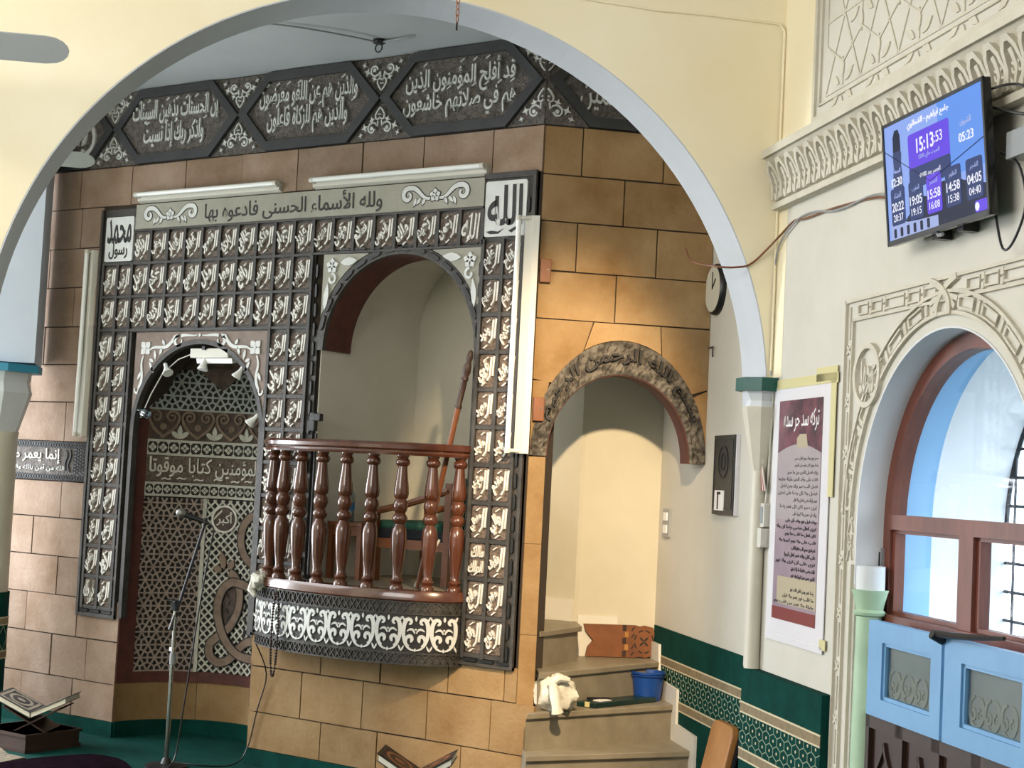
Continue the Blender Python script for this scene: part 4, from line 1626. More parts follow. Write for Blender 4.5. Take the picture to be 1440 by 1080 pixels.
MB().prism(f_right, rrect(-5.497, -5.470, 1.245, 1.425, .013), NF + .0, NF + .012).build('bolt_plate', 'grey_plastic', win)
MB().box(f_right, -5.487, -5.480, 1.26, 1.41, NF + .012, NF + .016).build('bolt_slot', 'black', win)
# lower blue casements
for i, (u0, u1) in enumerate(((-5.275, -4.712), (-4.692, -4.13))):
    m_ = MB()
    fw_ = .105
    z0, z1 = .858, 1.182
    ua, ub, za, zb = u0 + .115, u1 - .075, z0 + .063, z1 - .068
    for (a, c_, p, q) in ((u0, ua, z0, z1), (ub, u1, z0, z1), (ua, ub, z0, za), (ua, ub, zb, z1)):
        m_.box(f_right, a, c_, p, q, .004, .034)
    sash = m_.build('blue_casement', 'sky_blue', win)
    m_ = MB()
    for (a, c_, p, q) in ((ua, ua + .012, za, zb), (ub - .012, ub, za, zb), (ua, ub, za, za + .012), (ua, ub, zb - .012, zb)):
        m_.box(f_right, a, c_, p, q, .010, .026)
    m_.build('glazing_bead', 'sky_blue', sash)
    MB().box(f_right, ua + .005, ub - .005, za + .005, zb - .005, .014, .018).build('pane', 'glass_dusty', sash)
    MB().box(f_right, ua - .02, ub + .02, za - .02, zb + .02, .001, .007).build('curtain', 'lace', sash)
    m_ = MB()
    for k in range(4):
        cu, cz = ua + .06 + k * .10, za + .055
        if cu > ub - .03:
            break
        for s_ in (-1, 1):
            m_.ribbon(f_right, bez((cu, cz - .045), (cu + s_ * .06, cz - .04), (cu + s_ * .055, cz + .05), (cu + s_ * .012, cz + .045), 8), taper(9, .005, .008, .016), .006, .011)
            m_.ribbon(f_right, spiral(cu + s_ * .022, cz - .012, .020, .005, 90, 90 + s_ * 320, 9), .009, .006, .011)
    m_.build('lace_scroll', 'skirting', sash)
m_ = MB()
m_.tube([f_right(-4.70, 1.19, .06), f_right(-4.45, 1.205, .075), f_right(-4.22, 1.225, .085)], [.012, .010, .006], 8)
m_.tube([f_right(-4.70, 1.17, .034), f_right(-4.70, 1.19, .075)], .016, 10)
m_.build('latch_handle', 'black', win)
# dark doors under the window
dr = struct('door_1', MB().box(f_right, WC - WR + .09, WC + WR - .09, 0, .85, -.06, -.03), 'wood_dark')
for i in range(4):
    a = -5.38 + i * .275
    m_ = MB()
    for (p, q, z0, z1) in ((a, a + .03, 0, .85), (a + .245, a + .275, 0, .85), (a, a + .275, .80, .85), (a, a + .275, 0, .04)):
        m_.box(f_right, p, q, z0, z1, -.03, -.012)
    leaf_ = m_.build('door_leaf', 'wood_dark', dr)
    m_ = MB()
    cu = a + .1375
    m_.ribbon(f_right, [(cu - .09, .25), (cu - .09, .60)] + bez((cu - .09, .60), (cu - .06, .68), (cu - .02, .69), (cu, .76), 6) + bez((cu, .76), (cu + .02, .69), (cu + .06, .68), (cu + .09, .60), 6) + [(cu + .09, .25)], .016, -.03, -.018)
    m_.build('carved_arch', 'wood_dark', leaf_)
    m_ = MB()
    flower(f_right, m_, cu - .02, .63, .03, -.03, -.018, 6)
    m_.build('carved_rosette', 'wood_dark', leaf_)
struct('door_jamb', MB().box(f_right, WC - WR + .005, WC - WR + .09, 0, 1.16, -.11, -.012), 'wood_window', dr)
# pale green colonnette by the window
gc = f_right(-5.435, 0, -.035)
pg = thing('window_colonnette', 'pale green plaster colonnette beside the blue casement', 'column', (gc.x, gc.y, 0))
MB().lathe(gc, [(.052, 0), (.05, .6), (.046, 1.18)], 16).build('shaft', 'pale_green', pg, smooth=True)
MB().lathe(gc, [(.046, 1.18), (.055, 1.185), (.058, 1.195), (.048, 1.205), (.052, 1.225), (.066, 1.275)], 16).build('capital', 'pale_green', pg, smooth=True)
MB().lathe(gc, [(.052, 1.275), (.052, 1.36)], 12).build('neck', 'white_paint', pg, smooth=True)
# iron grille outside
gr = thing('window_grille', 'dark iron grille of crossed bars outside the arched window', 'grille', f_right(WC, 1.1, -.6))
for i in range(13):
    u = WC - .60 + i * .10
    h = WZ + sqrt(max(0.0, WR * WR - (u - WC) ** 2))
    MB().tube([f_right(u, 1.10, -.585), f_right(u, h, -.585)], .006, 6).build('upright_bar', 'iron', gr)
for i in range(9):
    z = 1.18 + i * .105
    hw = WR if z < WZ else sqrt(max(.0, WR * WR - (z - WZ) ** 2))
    if hw > .1:
        MB().tube([f_right(WC - hw, z, -.585), f_right(WC + hw, z, -.585)], .006, 6).build('cross_bar', 'iron', gr)
MB().tube([f_right(WC + WR * cos(radians(a)), WZ + WR * sin(radians(a)), -.585) for a in range(180, -1, -6)], .009, 6).build('arch_bar', 'iron', gr)

# ================================================================== TELEVISION
TVC = f_right(-4.72, 2.665, .13)
tilt = radians(5.5)


def f_tv(u, z, n):
    """u to the right on the screen, z up, n towards the room; the set leans forward at the top"""
    zz = z * cos(tilt) - n * sin(tilt)
    nn = n * cos(tilt) + z * sin(tilt)
    p = f_right(-4.72 + u, 2.665 + zz, .115 + nn)
    return p


tv = thing('television', 'black wall television showing a blue prayer-time display above the window', 'television', TVC)
HW, HH = .362, .207
MB().prism(f_tv, rrect(-HW, HW, -HH, HH, .006, 2), -.022, .0).build('panel', 'black_gloss', tv)
m_ = MB()
bz = .011
for (a, c_, p, q) in ((-HW, HW, HH - bz, HH), (-HW, HW, -HH, -HH + .016), (-HW, -HW + bz, -HH, HH), (HW - bz, HW, -HH, HH)):
    m_.box(f_tv, a, c_, p, q, -.002, .006)
m_.build('bezel', 'black', tv)
MB().prism(f_tv, rrect(-.26, .26, -.17, .11, .02, 2), -.062, -.02).build('back_housing', 'black', tv)
scr = MB().box(f_tv, -HW + bz, HW - bz, -HH + .016, HH - bz, -.001, .0015).build('screen', 'scr_sky', tv)
SW, SH0, SH1 = HW - bz, -HH + .016, HH - bz


def q_(name, mat_, poly, lay):
    return MB().prism(f_tv, poly, .001, .0015 + lay * .0004).build(name, mat_, scr)


def tt_(name, s, u, z, w_, h_, lay, mat_='scr_white', arabic=False, bold=0):
    return MB().text(f_tv, s, u - w_ / 2, u + w_ / 2, z - h_ / 2, z + h_ / 2, .001, .0016 + lay * .0004, bold=bold, arabic=arabic).build(name, mat_, scr)


q_('sky_glow', 'scr_sky2', quad_poly(.05, SW, -.05, SH1), 1)
q_('minaret_picture', 'scr_tower', [(-.30, SH0), (-.295, .02), (-.288, .05), (-.292, .09), (-.285, .10), (-.285, .15), (-.270, .17), (-.245, .17), (-.232, .15), (-.232, .10), (-.226, .09), (-.232, .05), (-.225, .02), (-.220, SH0)], 2)
q_('minaret_picture', 'scr_dark', [(-.287, .10), (-.285, .15), (-.270, .172), (-.245, .172), (-.232, .15), (-.230, .10)], 3)
q_('mosque_picture', 'scr_dark', [(-.22, SH0), (-.22, -.14), (-.10, -.075), (-.02, -.09), (.06, -.055), (.16, -.06), (.20, -.075), (SW, -.11), (SW, SH0)], 2)
q_('mosque_picture', 'scr_pale', [(-.33, SH0), (-.33, -.13), (-.28, -.125), (-.20, -.145), (-.12, -.15), (.02, -.155), (.02, SH0)], 3)
for k in range(6):
    q_('window_picture', 'scr_dark', rrect(-.31 + k * .05, -.29 + k * .05, SH0 + .005, -.155, .005, 2), 4)
q_('clock_card', 'scr_purple', rrect(-.17, .125, .01, .135, .012, 3), 3)
q_('clock_card', 'scr_card', rrect(-.17, .125, -.045, .022, .008, 3), 4)
tt_('clock_figures', '15:13', -.045, .090, .125, .048, 5, bold=.015)
tt_('clock_figures', ':53', .050, .092, .055, .034, 5)
tt_('date_line', 'السبت ماي 2025', -.02, .048, .15, .020, 5, 'scr_pale', True)
tt_('next_prayer_line', 'العصر بعد 00:44', -.02, -.012, .15, .020, 5, 'scr_white', True)
tt_('heading', 'جامع ابراهيم - القنطاوي', -.02, .165, .30, .030, 5, 'scr_white', True)
tt_('sunrise_label', 'الشروق', .235, .100, .07, .024, 5, 'scr_pale', True)
tt_('sunrise_figures', '05:23', .235, .055, .095, .028, 5)
tt_('friday_label', 'الجمعة', -.262, .035, .05, .018, 5, 'scr_pale', True)
tt_('friday_figures', '12:30', -.268, .0, .080, .028, 5)
for k, (lab, a, c_, x, mt) in enumerate((('الفجر', '04:05', '04:40', .275, 'scr_card'), ('الظهر', '14:58', '15:38', .135, 'scr_card'), ('العصر', '15:58', '16:08', .002, 'scr_purple'), ('المغرب', '19:05', '19:15', -.13, 'scr_card'), ('العشاء', '20:22', '20:37', -.268, 'scr_card'))):
    q_('prayer_card', mt, rrect(x - .052, x + .052, -.145, -.020, .010, 3), 5)
    tt_('prayer_label', lab, x, -.045, .055, .020, 6, 'scr_pale', True)
    tt_('prayer_figures', a, x, -.083, .090, .030, 6, bold=.01)
    tt_('prayer_figures', c_, x, -.120, .074, .024, 6)
q_('corner_logo', 'scr_purple', rrect(.27, SW - .003, SH0 + .003, SH0 + .038, .008, 2), 6)
MB().dot(f_tv, .285, SH0 + .020, .013, .001, .005, 14).build('corner_logo_mark', 'scr_white', scr)
m_ = MB()
m_.ribbon(f_tv, [(-SW, .115), (-.02, -.04)], .0016, .001, .005)
m_.ribbon(f_tv, [(-.02, -.04), (SW, .03)], .0016, .001, .005)
m_.build('crossing_lines', 'scr_dark', scr)
m_ = MB()
m_.box(f_right, -4.83, -4.61, 2.57, 2.76, 0, .012)
m_.box(f_right, -4.83, -4.79, 2.45, 2.80, .01, .06)
m_.box(f_right, -4.65, -4.61, 2.45, 2.80, .01, .06)
m_.build('wall_bracket', 'black', tv)
m_ = MB().tube([f_tv(-.02, -HH, -.01), f_tv(.0, -HH - .012, -.005), f_tv(.03, -HH - .012, -.005)], .006, 6).build('remote_eye', 'grey_plastic', tv)
MB().tube([f_tv(.345, -.02, -.05), f_right(-4.29, 2.60, .05), f_right(-4.25, 2.48, .045), f_right(-4.30, 2.38, .05), f_right(-4.36, 2.36, .055), f_tv(.30, -.19, -.045)], .004, 6, sm=5).build('power_cable', 'black', tv)
m_ = MB()
m_.tube([f_tv(.33, .17, -.02), f_right(-4.33, 2.845, .07), f_right(-4.25, 2.82, .06), f_right(-4.22, 2.76, .05)], .004, 6, sm=5)
m_.tube([f_tv(.33, .12, -.04), f_right(-4.25, 2.74, .06), f_right(-4.12, 2.72, .05), f_right(-4.08, 2.75, .03)], .005, 6, sm=5)
m_.build('signal_cable', 'black', tv)
MB().box(f_right, -4.33, -4.13, 2.62, 2.70, .0, .07).build('receiver_box', 'grey_plastic', tv)

# ================================================================== POSTER, PICTURES, SWITCHES ON THE RIGHT
ps = thing('poster', 'long laminated poster of Arabic verses taped to the wall beside the window', 'poster', f_right(-6.05, 1.0, 0))
PU0, PU1, PZ0, PZ1 = -6.385, -5.76, 1.02, 2.045


def f_ps(u, z, n):
    return f_right(u, z, n + .004)


MB().box(f_ps, PU0, PU1, PZ0, PZ1, 0, .004, 10).build('laminate', 'poster_paper', ps)
a0, a1 = PU0 + .07, PU1 - .08
MB().box(f_ps, a0, a1, 1.095, 1.985, .003, .0055, 10).build('printed_sheet', 'poster_body', ps)
MB().box(f_ps, a0, a1, 1.77, 1.985, .005, .0065, 8).build('sky_picture', 'poster_top', ps)
MB().prism(f_ps, [(a0, 1.50), (a1, 1.50), (a1, 1.77)] + [(a1 - (a1 - a0) * i / 10, 1.77 + .035 * sin(pi * i / 10)) for i in range(1, 10)] + [(a0, 1.77)], .006, .0072).build('verse_ground', 'poster_grey', ps)
MB().box(f_ps, a0 + .05, a1, 1.16, 1.27, .005, .0068, 8).build('verse_ground', 'poster_beige', ps)
MB().box(f_ps, a0, a1, 1.095, 1.145, .005, .0066, 8).build('foot_band', 'poster_red', ps)
MB().prism(f_ps, [(-6.10, 1.79), (-6.10, 1.83), (-6.07, 1.845), (-6.0, 1.845), (-5.98, 1.79)], .006, .0075).build('tomb_picture', 'poster_beige', ps)
MB().text(f_ps, 'تركه سد حر سده', a0 + .06, a1 - .03, 1.855, 1.945, .006, .008).build('title_lettering', 'print_white', ps)
words = 'ولا تحزن على ما فات من عمر مضى قبل ان ترى ذكر قلب نور صبر حسن رضا وقد كان فضل ربك كبيرا عظيما ومن اهل الخير كل يوم وليلة'.split()
random.seed(11)
for i in range(22):
    z = 1.745 - i * .0275
    if 1.27 > z > 1.245:
        continue
    wl = ' '.join(random.choice(words) for _ in range(6))
    left = a0 + random.choice((.02, .05, .12, .20))
    MB().text(f_ps, wl, left, a1 - .02, z - .009, z + .010, .0064, .0078, bold=.02, res=1).build('verse_line', 'print_black', ps)
for i, (u0, u1, z0, z1) in enumerate(((PU0 + .03, PU1 + .06, 2.035, 2.075), (PU1 - .16, PU1 + .05, 2.045, 2.10), (PU1 - .005, PU1 + .045, 1.60, 2.06), (PU1 - .03, PU1 + .03, 1.02, 1.06), (PU0, PU1, 1.005, 1.03))):
    MB().box(f_ps, u0, u1, z0, z1, .003, .006, 4).build('tape', 'poster_paper' if i == 4 else 'tape', ps)

pc = thing('framed_panel', 'narrow black carved panel with a small white card hung on the pale stair wall', 'picture', f_stair(-7.27, 1.49, 0))
MB().box(f_stair, -7.435, -7.115, 1.49, 1.868, 0, .018).build('board', 'poster_paper', pc)
MB().box(f_stair, -7.435, -7.128, 1.49, 1.868, .018, .024).build('carved_face', 'carved_frame', pc)
m_ = MB()
m_.ribbon(f_stair, arc(-7.285, 1.74, .07, 0, 360, 24, .075)[:-1], .006, .023, .028, closed=True)
m_.ribbon(f_stair, arc(-7.285, 1.74, .03, 0, 360, 16, .04)[:-1], .005, .023, .028, closed=True)
for z in (1.52, 1.845):
    m_.ribbon(f_stair, [(-7.42, z), (-7.15, z)], .004, .023, .027)
for u in (-7.42, -7.145):
    m_.ribbon(f_stair, [(u, 1.52), (u, 1.845)], .004, .023, .027)
m_.build('carved_medallion', 'iron', pc)
cd_ = MB().box(f_stair, -7.39, -7.255, 1.51, 1.605, .024, .028).build('card', 'print_white', pc)
m_ = MB()
m_.box(f_stair, -7.345, -7.33, 1.515, 1.598, .027, .030)
m_.box(f_stair, -7.35, -7.30, 1.585, 1.598, .027, .030)
m_.build('card_print', 'print_black', cd_)

sw = thing('switch_plate', 'small grey switch plate inside the stair doorway', 'switch', f_stair(-8.25, 1.34, 0))
MB().prism(f_stair, rrect(-8.315, -8.19, 1.343, 1.494, .006, 2), 0, .012).build('plate', 'grey_plastic', sw)
for z in (1.385, 1.452):
    MB().prism(f_stair, rrect(-8.285, -8.22, z - .022, z + .022, .004, 2), .012, .018).build('rocker', 'print_white', sw)

ck = thing('wall_clock', 'round pale wall clock half hidden behind the arch', 'clock', f_stair(-7.55, 2.47, 0))
MB().lathe(f_stair(-7.55, 2.595, 0), [(.128, 0), (.128, .018), (.118, .03), (.112, .03)], 32, axis=(-S2, -S2, 0)).build('case', 'black', ck, smooth=True)
MB().lathe(f_stair(-7.55, 2.595, .02), [(.114, 0), (.114, .012)], 32, axis=(-S2, -S2, 0)).build('dial', 'stairwell', ck)
m_ = MB()
m_.ribbon(f_stair, [(-7.55, 2.595), (-7.50, 2.64)], .008, .032, .035)
m_.ribbon(f_stair, [(-7.55, 2.595), (-7.55, 2.68)], .006, .032, .035)
m_.build('hands', 'black', ck)

sx = thing('socket_box', 'small white socket box with a thin lead under the slender column capital', 'socket', f_right(-6.45, 1.4, 0))
MB().prism(f_right, rrect(-6.50, -6.40, 1.375, 1.455, .006, 2), 0, .04).build('box', 'lampbody', sx)
MB().prism(f_right, rrect(-6.46, -6.40, 1.46, 1.56, .006, 2), 0, .03).build('timer', 'lampbody', sx)
MB().box(f_right, -6.445, -6.415, 1.475, 1.545, .03, .033).build('timer_face', 'grey_plastic', sx)
MB().tube([f_right(-6.43, 1.56, .015), f_right(-6.425, 1.66, .01), f_right(-6.41, 1.85, .01), f_right(-6.40, 2.02, .01)], .004, 6).build('lead', 'lampbody', sx)
ts = thing('tassel', 'pale tassel with dark red threads hanging beside the slender column', 'tassel', f_right(-6.45, 1.6, .02))
MB().lathe(f_right(-6.45, 1.725, .03), [(.012, .03), (.016, .015), (.012, 0)], 10).build('knot', 'thread', ts, smooth=True)
for i in range(9):
    a = -1 + i * .25
    MB().tube([f_right(-6.45, 1.73, .03), f_right(-6.45 + a * .03, 1.67, .032), f_right(-6.45 + a * .055, 1.61, .03)], .004, 5).build('thread', 'tassel_red' if i % 2 else 'thread', ts)
MB().tube([f_right(-6.45, 1.755, .03), f_right(-6.44, 1.80, .01)], .002, 5).build('cord', 'thread', ts)


# ================================================================== LAMPS
def tube_lamp(name, label, cat, pa, pb, off, side, wide=.045):
    """fluorescent batten from pa to pb; the tube sits at pa+off; side is the direction of the batten's width"""
    pa, pb, off, side = Vector(pa), Vector(pb), Vector(off), Vector(side)
    t = thing(name, label, cat, pa, 'fluorescent tube lamps on the mihrab wall')
    ax = (pb - pa).normalized()
    dn = off.normalized()
    m_ = MB()
    P = []
    for e in (pa, pb):
        for a, d in ((-1, 0), (1, 0), (1, 1), (-1, 1)):
            P.append(e + side * a * wide / 2 + dn * d * .03)
    m_.hexa(P)
    m_.build('batten', 'lampbody', t)
    for e, s_ in ((pa, 1), (pb, -1)):
        c = e + ax * s_ * .012
        m_ = MB()
        m_.tube([c + dn * .02, c + off], .010, 8)
        m_.tube([c + off - ax * .012, c + off + ax * .012], .015, 10)
        m_.build('lamp_holder', 'lampbody', t)
    MB().tube([pa + ax * .02 + off, pb - ax * .02 + off], .0135, 12).build('tube', 'tube', t, smooth=True)
    return t


tube_lamp('tube_lamp', 'white fluorescent tube lamp above the left half of the verse strip', 'lamp', f_main(-7.17, 3.148, .006), f_main(-6.045, 3.148, .006), (0, -.05, .022), (0, 0, 1))
tube_lamp('tube_lamp', 'white fluorescent tube lamp above the right half of the verse strip', 'lamp', f_main(-5.80, 3.148, .006), f_main(-4.645, 3.148, .006), (0, -.05, .022), (0, 0, 1))
tube_lamp('tube_lamp', 'white upright fluorescent tube lamp on stones left of the tile surround', 'lamp', f_main(-7.535, 1.735, .006), f_main(-7.535, 2.86, .006), (-.022, -.05, 0), (1, 0, 0))
tube_lamp('tube_lamp', 'white upright fluorescent tube lamp at the corner right of the lettered tiles', 'lamp', f_main(-4.325, 1.735, .045), f_main(-4.325, 2.90, .045), (-.075, -.035, 0), (1, 0, 0), .05)
for z, lab in ((2.635, 'small wooden mounting block behind the top of the corner lamp'), (1.955, 'small wooden mounting block behind the foot of the corner lamp')):
    wb = thing('mounting_block', lab, 'wood block', f_face(.03, z - .06, 0))
    MB().box(f_face, .008, .062, z - .058, z + .058, .007, .035).build('block', 'wood', wb, bevel=.003)
    MB().dot(f_face, .046, z + .005, .005, .033, .038, 8).build('screw', 'chrome', wb)

# spot lamps inside the niche arch
nl = thing('emergency_light', 'white emergency light box at the crown of the prayer niche', 'lamp', (-6.52, 6.5, 2.20))
MB().cbox((-6.52, 6.505, 2.235), .30, .05, .055).build('housing', 'lampbody', nl, bevel=.006)
MB().cbox((-6.48, 6.505, 2.195), .28, .04, .03, rx=.3).build('lens', 'tube', nl, bevel=.004)
MB().cbox((-6.55, 6.48, 2.262), .02, .03, .02).build('clip', 'iron', nl)
wire = [(-7.06, 1.86), (-6.985, 2.00), (-6.90, 2.12), (-6.78, 2.20), (-6.66, 2.235)]
sl = thing('spot_lamp_string', 'string of small white spot lamps round the niche arch', 'string lights', (-6.6, 6.5, 1.85))
MB().tube([(x, 6.50, z) for x, z in wire], .0035, 6).build('wire', 'lampbody', sl)
for (x, z, dx, dz_) in ((-6.87, 2.165, .05, -.06), (-6.555, 2.20, 0, -.075), (-6.262, 2.15, -.035, -.07), (-6.13, 1.885, -.045, -.055)):
    ax = Vector((dx, -.02, dz_)).normalized()
    b_ = MB().lathe(Vector((x, 6.49, z)) - ax * .01, [(.012, 0), (.013, .025), (.018, .04), (.032, .07), (.030, .074)], 14, axis=ax).build('spot_lamp', 'tube', sl, smooth=True)
b_ = MB().lathe(Vector((-7.05, 6.47, 1.905)), [(.012, 0), (.013, .03), (.03, .055), (.033, .075), (.025, .098), (.006, .105)], 14, axis=(.85, -.1, -.3)).build('spot_lamp', 'bottle_clear', sl, smooth=True)

# ================================================================== MICROPHONE STAND
ms = thing('microphone_stand', 'tall chrome microphone stand with black boom before the prayer niche', 'microphone stand', (-6.257, 6.093, 0))
bp = Vector((-6.257, 6.093, 0))
MB().lathe(bp, [(.11, 0), (.11, .012), (.03, .022), (.018, .05)], 24).build('foot', 'black', ms, smooth=True)
MB().tube([bp + Vector((0, 0, .03)), bp + Vector((0, 0, .56))], .0125, 12).build('lower_pole', 'chrome', ms, smooth=True)
MB().tube([bp + Vector((0, 0, .56)), bp + Vector((0, 0, .83))], .0105, 12).build('upper_pole', 'chrome', ms, smooth=True)
MB().tube([bp + Vector((0, 0, .54)), bp + Vector((0, 0, .60))], .016, 12).build('clutch', 'grey_plastic', ms, smooth=True)
MB().cbox(bp + Vector((.0, -.01, .62)), .02, .02, .02).build('label_ring', 'print_white', ms)
b0, b1 = Vector((-6.275, 6.085, .72)), Vector((-6.15, 6.165, 1.30))
bd = (b1 - b0).normalized()
MB().tube([b0, b0 + bd * .10], [.016, .013], 10).build('counterweight', 'black', ms, smooth=True)
MB().tube([b0 + bd * .08, b1], .008, 10).build('boom', 'iron', ms, smooth=True)
MB().cbox(bp + Vector((0, -.005, .85)), .035, .03, .055, rx=.2).build('swivel', 'black', ms, bevel=.005)
MB().tube([bp + Vector((0, -.01, .87)), bp + Vector((-.035, -.03, .875))], .010, 8).build('wing_knob', 'black', ms)
MB().tube([b1 - bd * .02, b1 + Vector((.0, 0, .02))], .012, 8).build('clip', 'black', ms)
mc = thing('microphone', 'black vocal microphone with silver head clipped on the tall boom stand', 'microphone', (-6.21, 6.12, 1.30))
h0, h1 = Vector((-6.135, 6.175, 1.292)), Vector((-6.275, 6.08, 1.347))
hd = (h1 - h0).normalized()
MB().lathe(h0, [(.009, 0), (.011, .02), (.013, .06), (.016, .12), (.018, .135)], 14, axis=hd).build('body', 'black', mc, smooth=True)
MB().lathe(h0 + hd * .132, [(.018, 0), (.024, .012), (.026, .025), (.022, .042), (.010, .052)], 16, axis=hd).build('head', 'mic_mesh', mc, smooth=True)
cb = MB().tube([h0, h0 + Vector((.03, .01, -.03)), Vector((-6.12, 6.18, 1.15)), Vector((-6.16, 6.17, .85)), Vector((-6.18, 6.15, .55)), Vector((-6.20, 6.13, .25)), Vector((-6.20, 6.10, .06)), Vector((-6.17, 6.02, .008)), Vector((-6.05, 5.95, .006)), Vector((-5.85, 6.05, .006)), Vector((-5.70, 6.2, .006))], .0045, 8, sm=5).build('microphone_cable', 'black', None, smooth=True)
tag(cb, 'thin black cable hanging from the boom microphone to the green carpet', 'cable')
cb = MB().tube([f_balc(.10, .68, .01), Vector((-5.93, 6.47, .50)), Vector((-5.99, 6.48, .30)), Vector((-6.04, 6.475, .09)), Vector((-6.06, 6.40, .008)), Vector((-6.15, 6.25, .006)), Vector((-6.4, 6.2, .006))], .0035, 8, sm=5).build('speaker_cable', 'black', None, smooth=True)
tag(cb, 'thin black cable trailing down the stones from under the balcony', 'cable')

# microphone on the pulpit
pm = thing('pulpit_microphone_stand', 'thin black microphone stand behind the balcony rail at the pulpit edge', 'microphone stand', (-5.665, 6.46, 1.03))
MB().tube([(-5.665, 6.46, 1.04), (-5.665, 6.46, 1.80)], .007, 8).build('pole', 'black', pm)
MB().lathe((-5.665, 6.46, 1.03), [(.05, 0), (.05, .01), (.01, .02)], 16).build('foot', 'black', pm)
MB().cbox((-5.68, 6.45, 1.86), .035, .03, .10).build('clamp', 'black', pm, bevel=.004)
MB().cbox((-5.645, 6.44, 1.885), .055, .03, .04).build('head', 'black', pm, bevel=.004)

# ================================================================== PULPIT FURNITURE
sf = thing('wooden_staff', 'long brown wooden staff leaning against the pulpit opening', 'staff', (-4.93, 6.46, 1.03))
s0, s1 = Vector((-4.945, 6.47, 1.035)), Vector((-4.665, 6.445, 2.24))
sd = (s1 - s0).normalized()
SL = (s1 - s0).length
MB().lathe(s0, [(.009, 0), (.012, .05), (.015, SL - .30)], 12, axis=sd).build('shaft', 'wood', sf, smooth=True)
MB().lathe(s0 + sd * (SL - .30), [(.017, 0), (.019, .01), (.014, .02), (.016, .10), (.015, .14), (.020, .15), (.015, .165), (.021, .185), (.019, .22), (.013, .24), (.018, .26), (.012, .29), (.004, .30)], 12, axis=sd).build('turned_handle', 'wood_dark', sf, smooth=True)

tb = thing('side_table', 'small wooden side table behind the balusters against the pulpit wall', 'table', (-5.57, 6.8, 1.03))
MB().cbox((-5.57, 6.80, 1.325), .24, .36, .02).build('top', 'wood', tb, bevel=.003)
for x in (-5.67, -5.47):
    for y in (6.64, 6.96):
        MB().cbox((x, y, 1.172), .03, .03, .285).build('leg', 'wood', tb)
for x in (-5.67, -5.47):
    MB().cbox((x, 6.80, 1.29), .016, .30, .05).build('apron', 'wood', tb)
for y in (6.64, 6.96):
    MB().cbox((-5.57, y, 1.29), .18, .016, .05).build('apron', 'wood', tb)
bt = thing('water_bottle', 'clear plastic water bottle with blue label on the side table', 'bottle', (-5.61, 6.70, 1.335))
MB().lathe((-5.61, 6.70, 1.335), [(.026, 0), (.030, .006), (.030, .05), (.028, .06), (.030, .07), (.030, .13), (.024, .155), (.012, .175), (.011, .185)], 16).build('body', 'bottle_clear', bt, smooth=True)
MB().lathe((-5.61, 6.70, 1.395), [(.0305, 0), (.0305, .045)], 16).build('label_sleeve', 'bottle_blue', bt)
MB().lathe((-5.61, 6.70, 1.518), [(.014, 0), (.014, .022)], 14).build('cap', 'bottle_blue', bt)

ac = thing('armchair', 'wooden armchair with green patterned cushion standing inside the pulpit', 'chair', (-5.20, 6.98, 1.03))
for x in (-5.46, -4.98):
    for y in (6.76, 7.20):
        MB().cbox((x, y, 1.14 if x < -5.2 else 1.30), .04, .04, .22 if x < -5.2 else .54).build('leg', 'wood', ac)
MB().cbox((-5.22, 6.98, 1.235), .50, .46, .05).build('seat_frame', 'wood', ac)
MB().cbox((-5.23, 6.98, 1.285), .48, .44, .06).build('seat', 'navy', ac, bevel=.015)
MB().cbox((-5.25, 6.98, 1.332), .44, .42, .05).build('cushion', 'cushion_green', ac, bevel=.02)
for y in (6.75, 7.21):
    MB().tube([(-5.47, y, 1.40), (-5.25, y, 1.45), (-4.98, y, 1.53)], .019, 8).build('armrest', 'wood', ac)
    MB().cbox((-5.46, y, 1.33), .035, .03, .16).build('arm_post', 'wood', ac)
MB().hexa([Vector(p) for p in ((-5.04, 6.80, 1.33), (-4.99, 6.80, 1.33), (-4.99, 7.16, 1.33), (-5.04, 7.16, 1.33), (-4.98, 6.84, 1.60), (-4.93, 6.84, 1.60), (-4.93, 7.12, 1.60), (-4.98, 7.12, 1.60))]).build('backrest', 'green_cloth', ac, bevel=.015)
cn = thing('white_cane', 'thin pale stick lying slantwise behind the balusters', 'stick', (-5.1, 6.6, 1.03))
MB().tube([(-5.02, 6.55, 1.035), (-4.93, 6.62, 1.28)], .006, 8).build('stick', 'lampbody', cn)

# cloth and beads on the balcony
cl = f_balc(.28, 1.0, .02)
m_ = MB()
random.seed(5)
prof_n = []
vs, fs = [], []
K, J = 14, 9
for j in range(J + 1):
    ph = pi * j / J
    for i in range(K):
        a = 2 * pi * i / K
        r = .046 * (1 + .18 * sin(3 * a + j) + .12 * sin(5 * a - 2 * j) + random.uniform(-.05, .05))
        vs.append(cl + Vector((r * sin(ph) * cos(a), r * sin(ph) * sin(a) - .01, .012 + r * .95 * cos(ph))))
for j in range(J):
    for i in range(K):
        fs.append((j * K + i, j * K + (i + 1) % K, (j + 1) * K + (i + 1) % K, (j + 1) * K + i))
m_.add(vs, fs)
cloth = thing('white_cloth', 'crumpled white cloth tucked at the left end of the balcony rail', 'cloth', cl)
m_.build('bundle', 'bag', cloth, smooth=True)
MB().tube([cl + Vector((-.03, -.02, 0)), cl + Vector((-.035, -.03, -.04)), cl + Vector((.0, -.035, -.07))], [.02, .022, .01], 8).build('hanging_end', 'bag', cloth, smooth=True)
bd_ = thing('prayer_beads', 'dark string of prayer beads hanging from the balcony base', 'prayer beads', f_balc(.49, .6, .03))
q0 = f_balc(.49, 0, .03)
loop = []
for i in range(40):
    a = 2 * pi * i / 40
    loop.append((q0.x + .022 * sin(a), q0.y - .006, .755 + .215 * cos(a) * (1 if True else 0)))
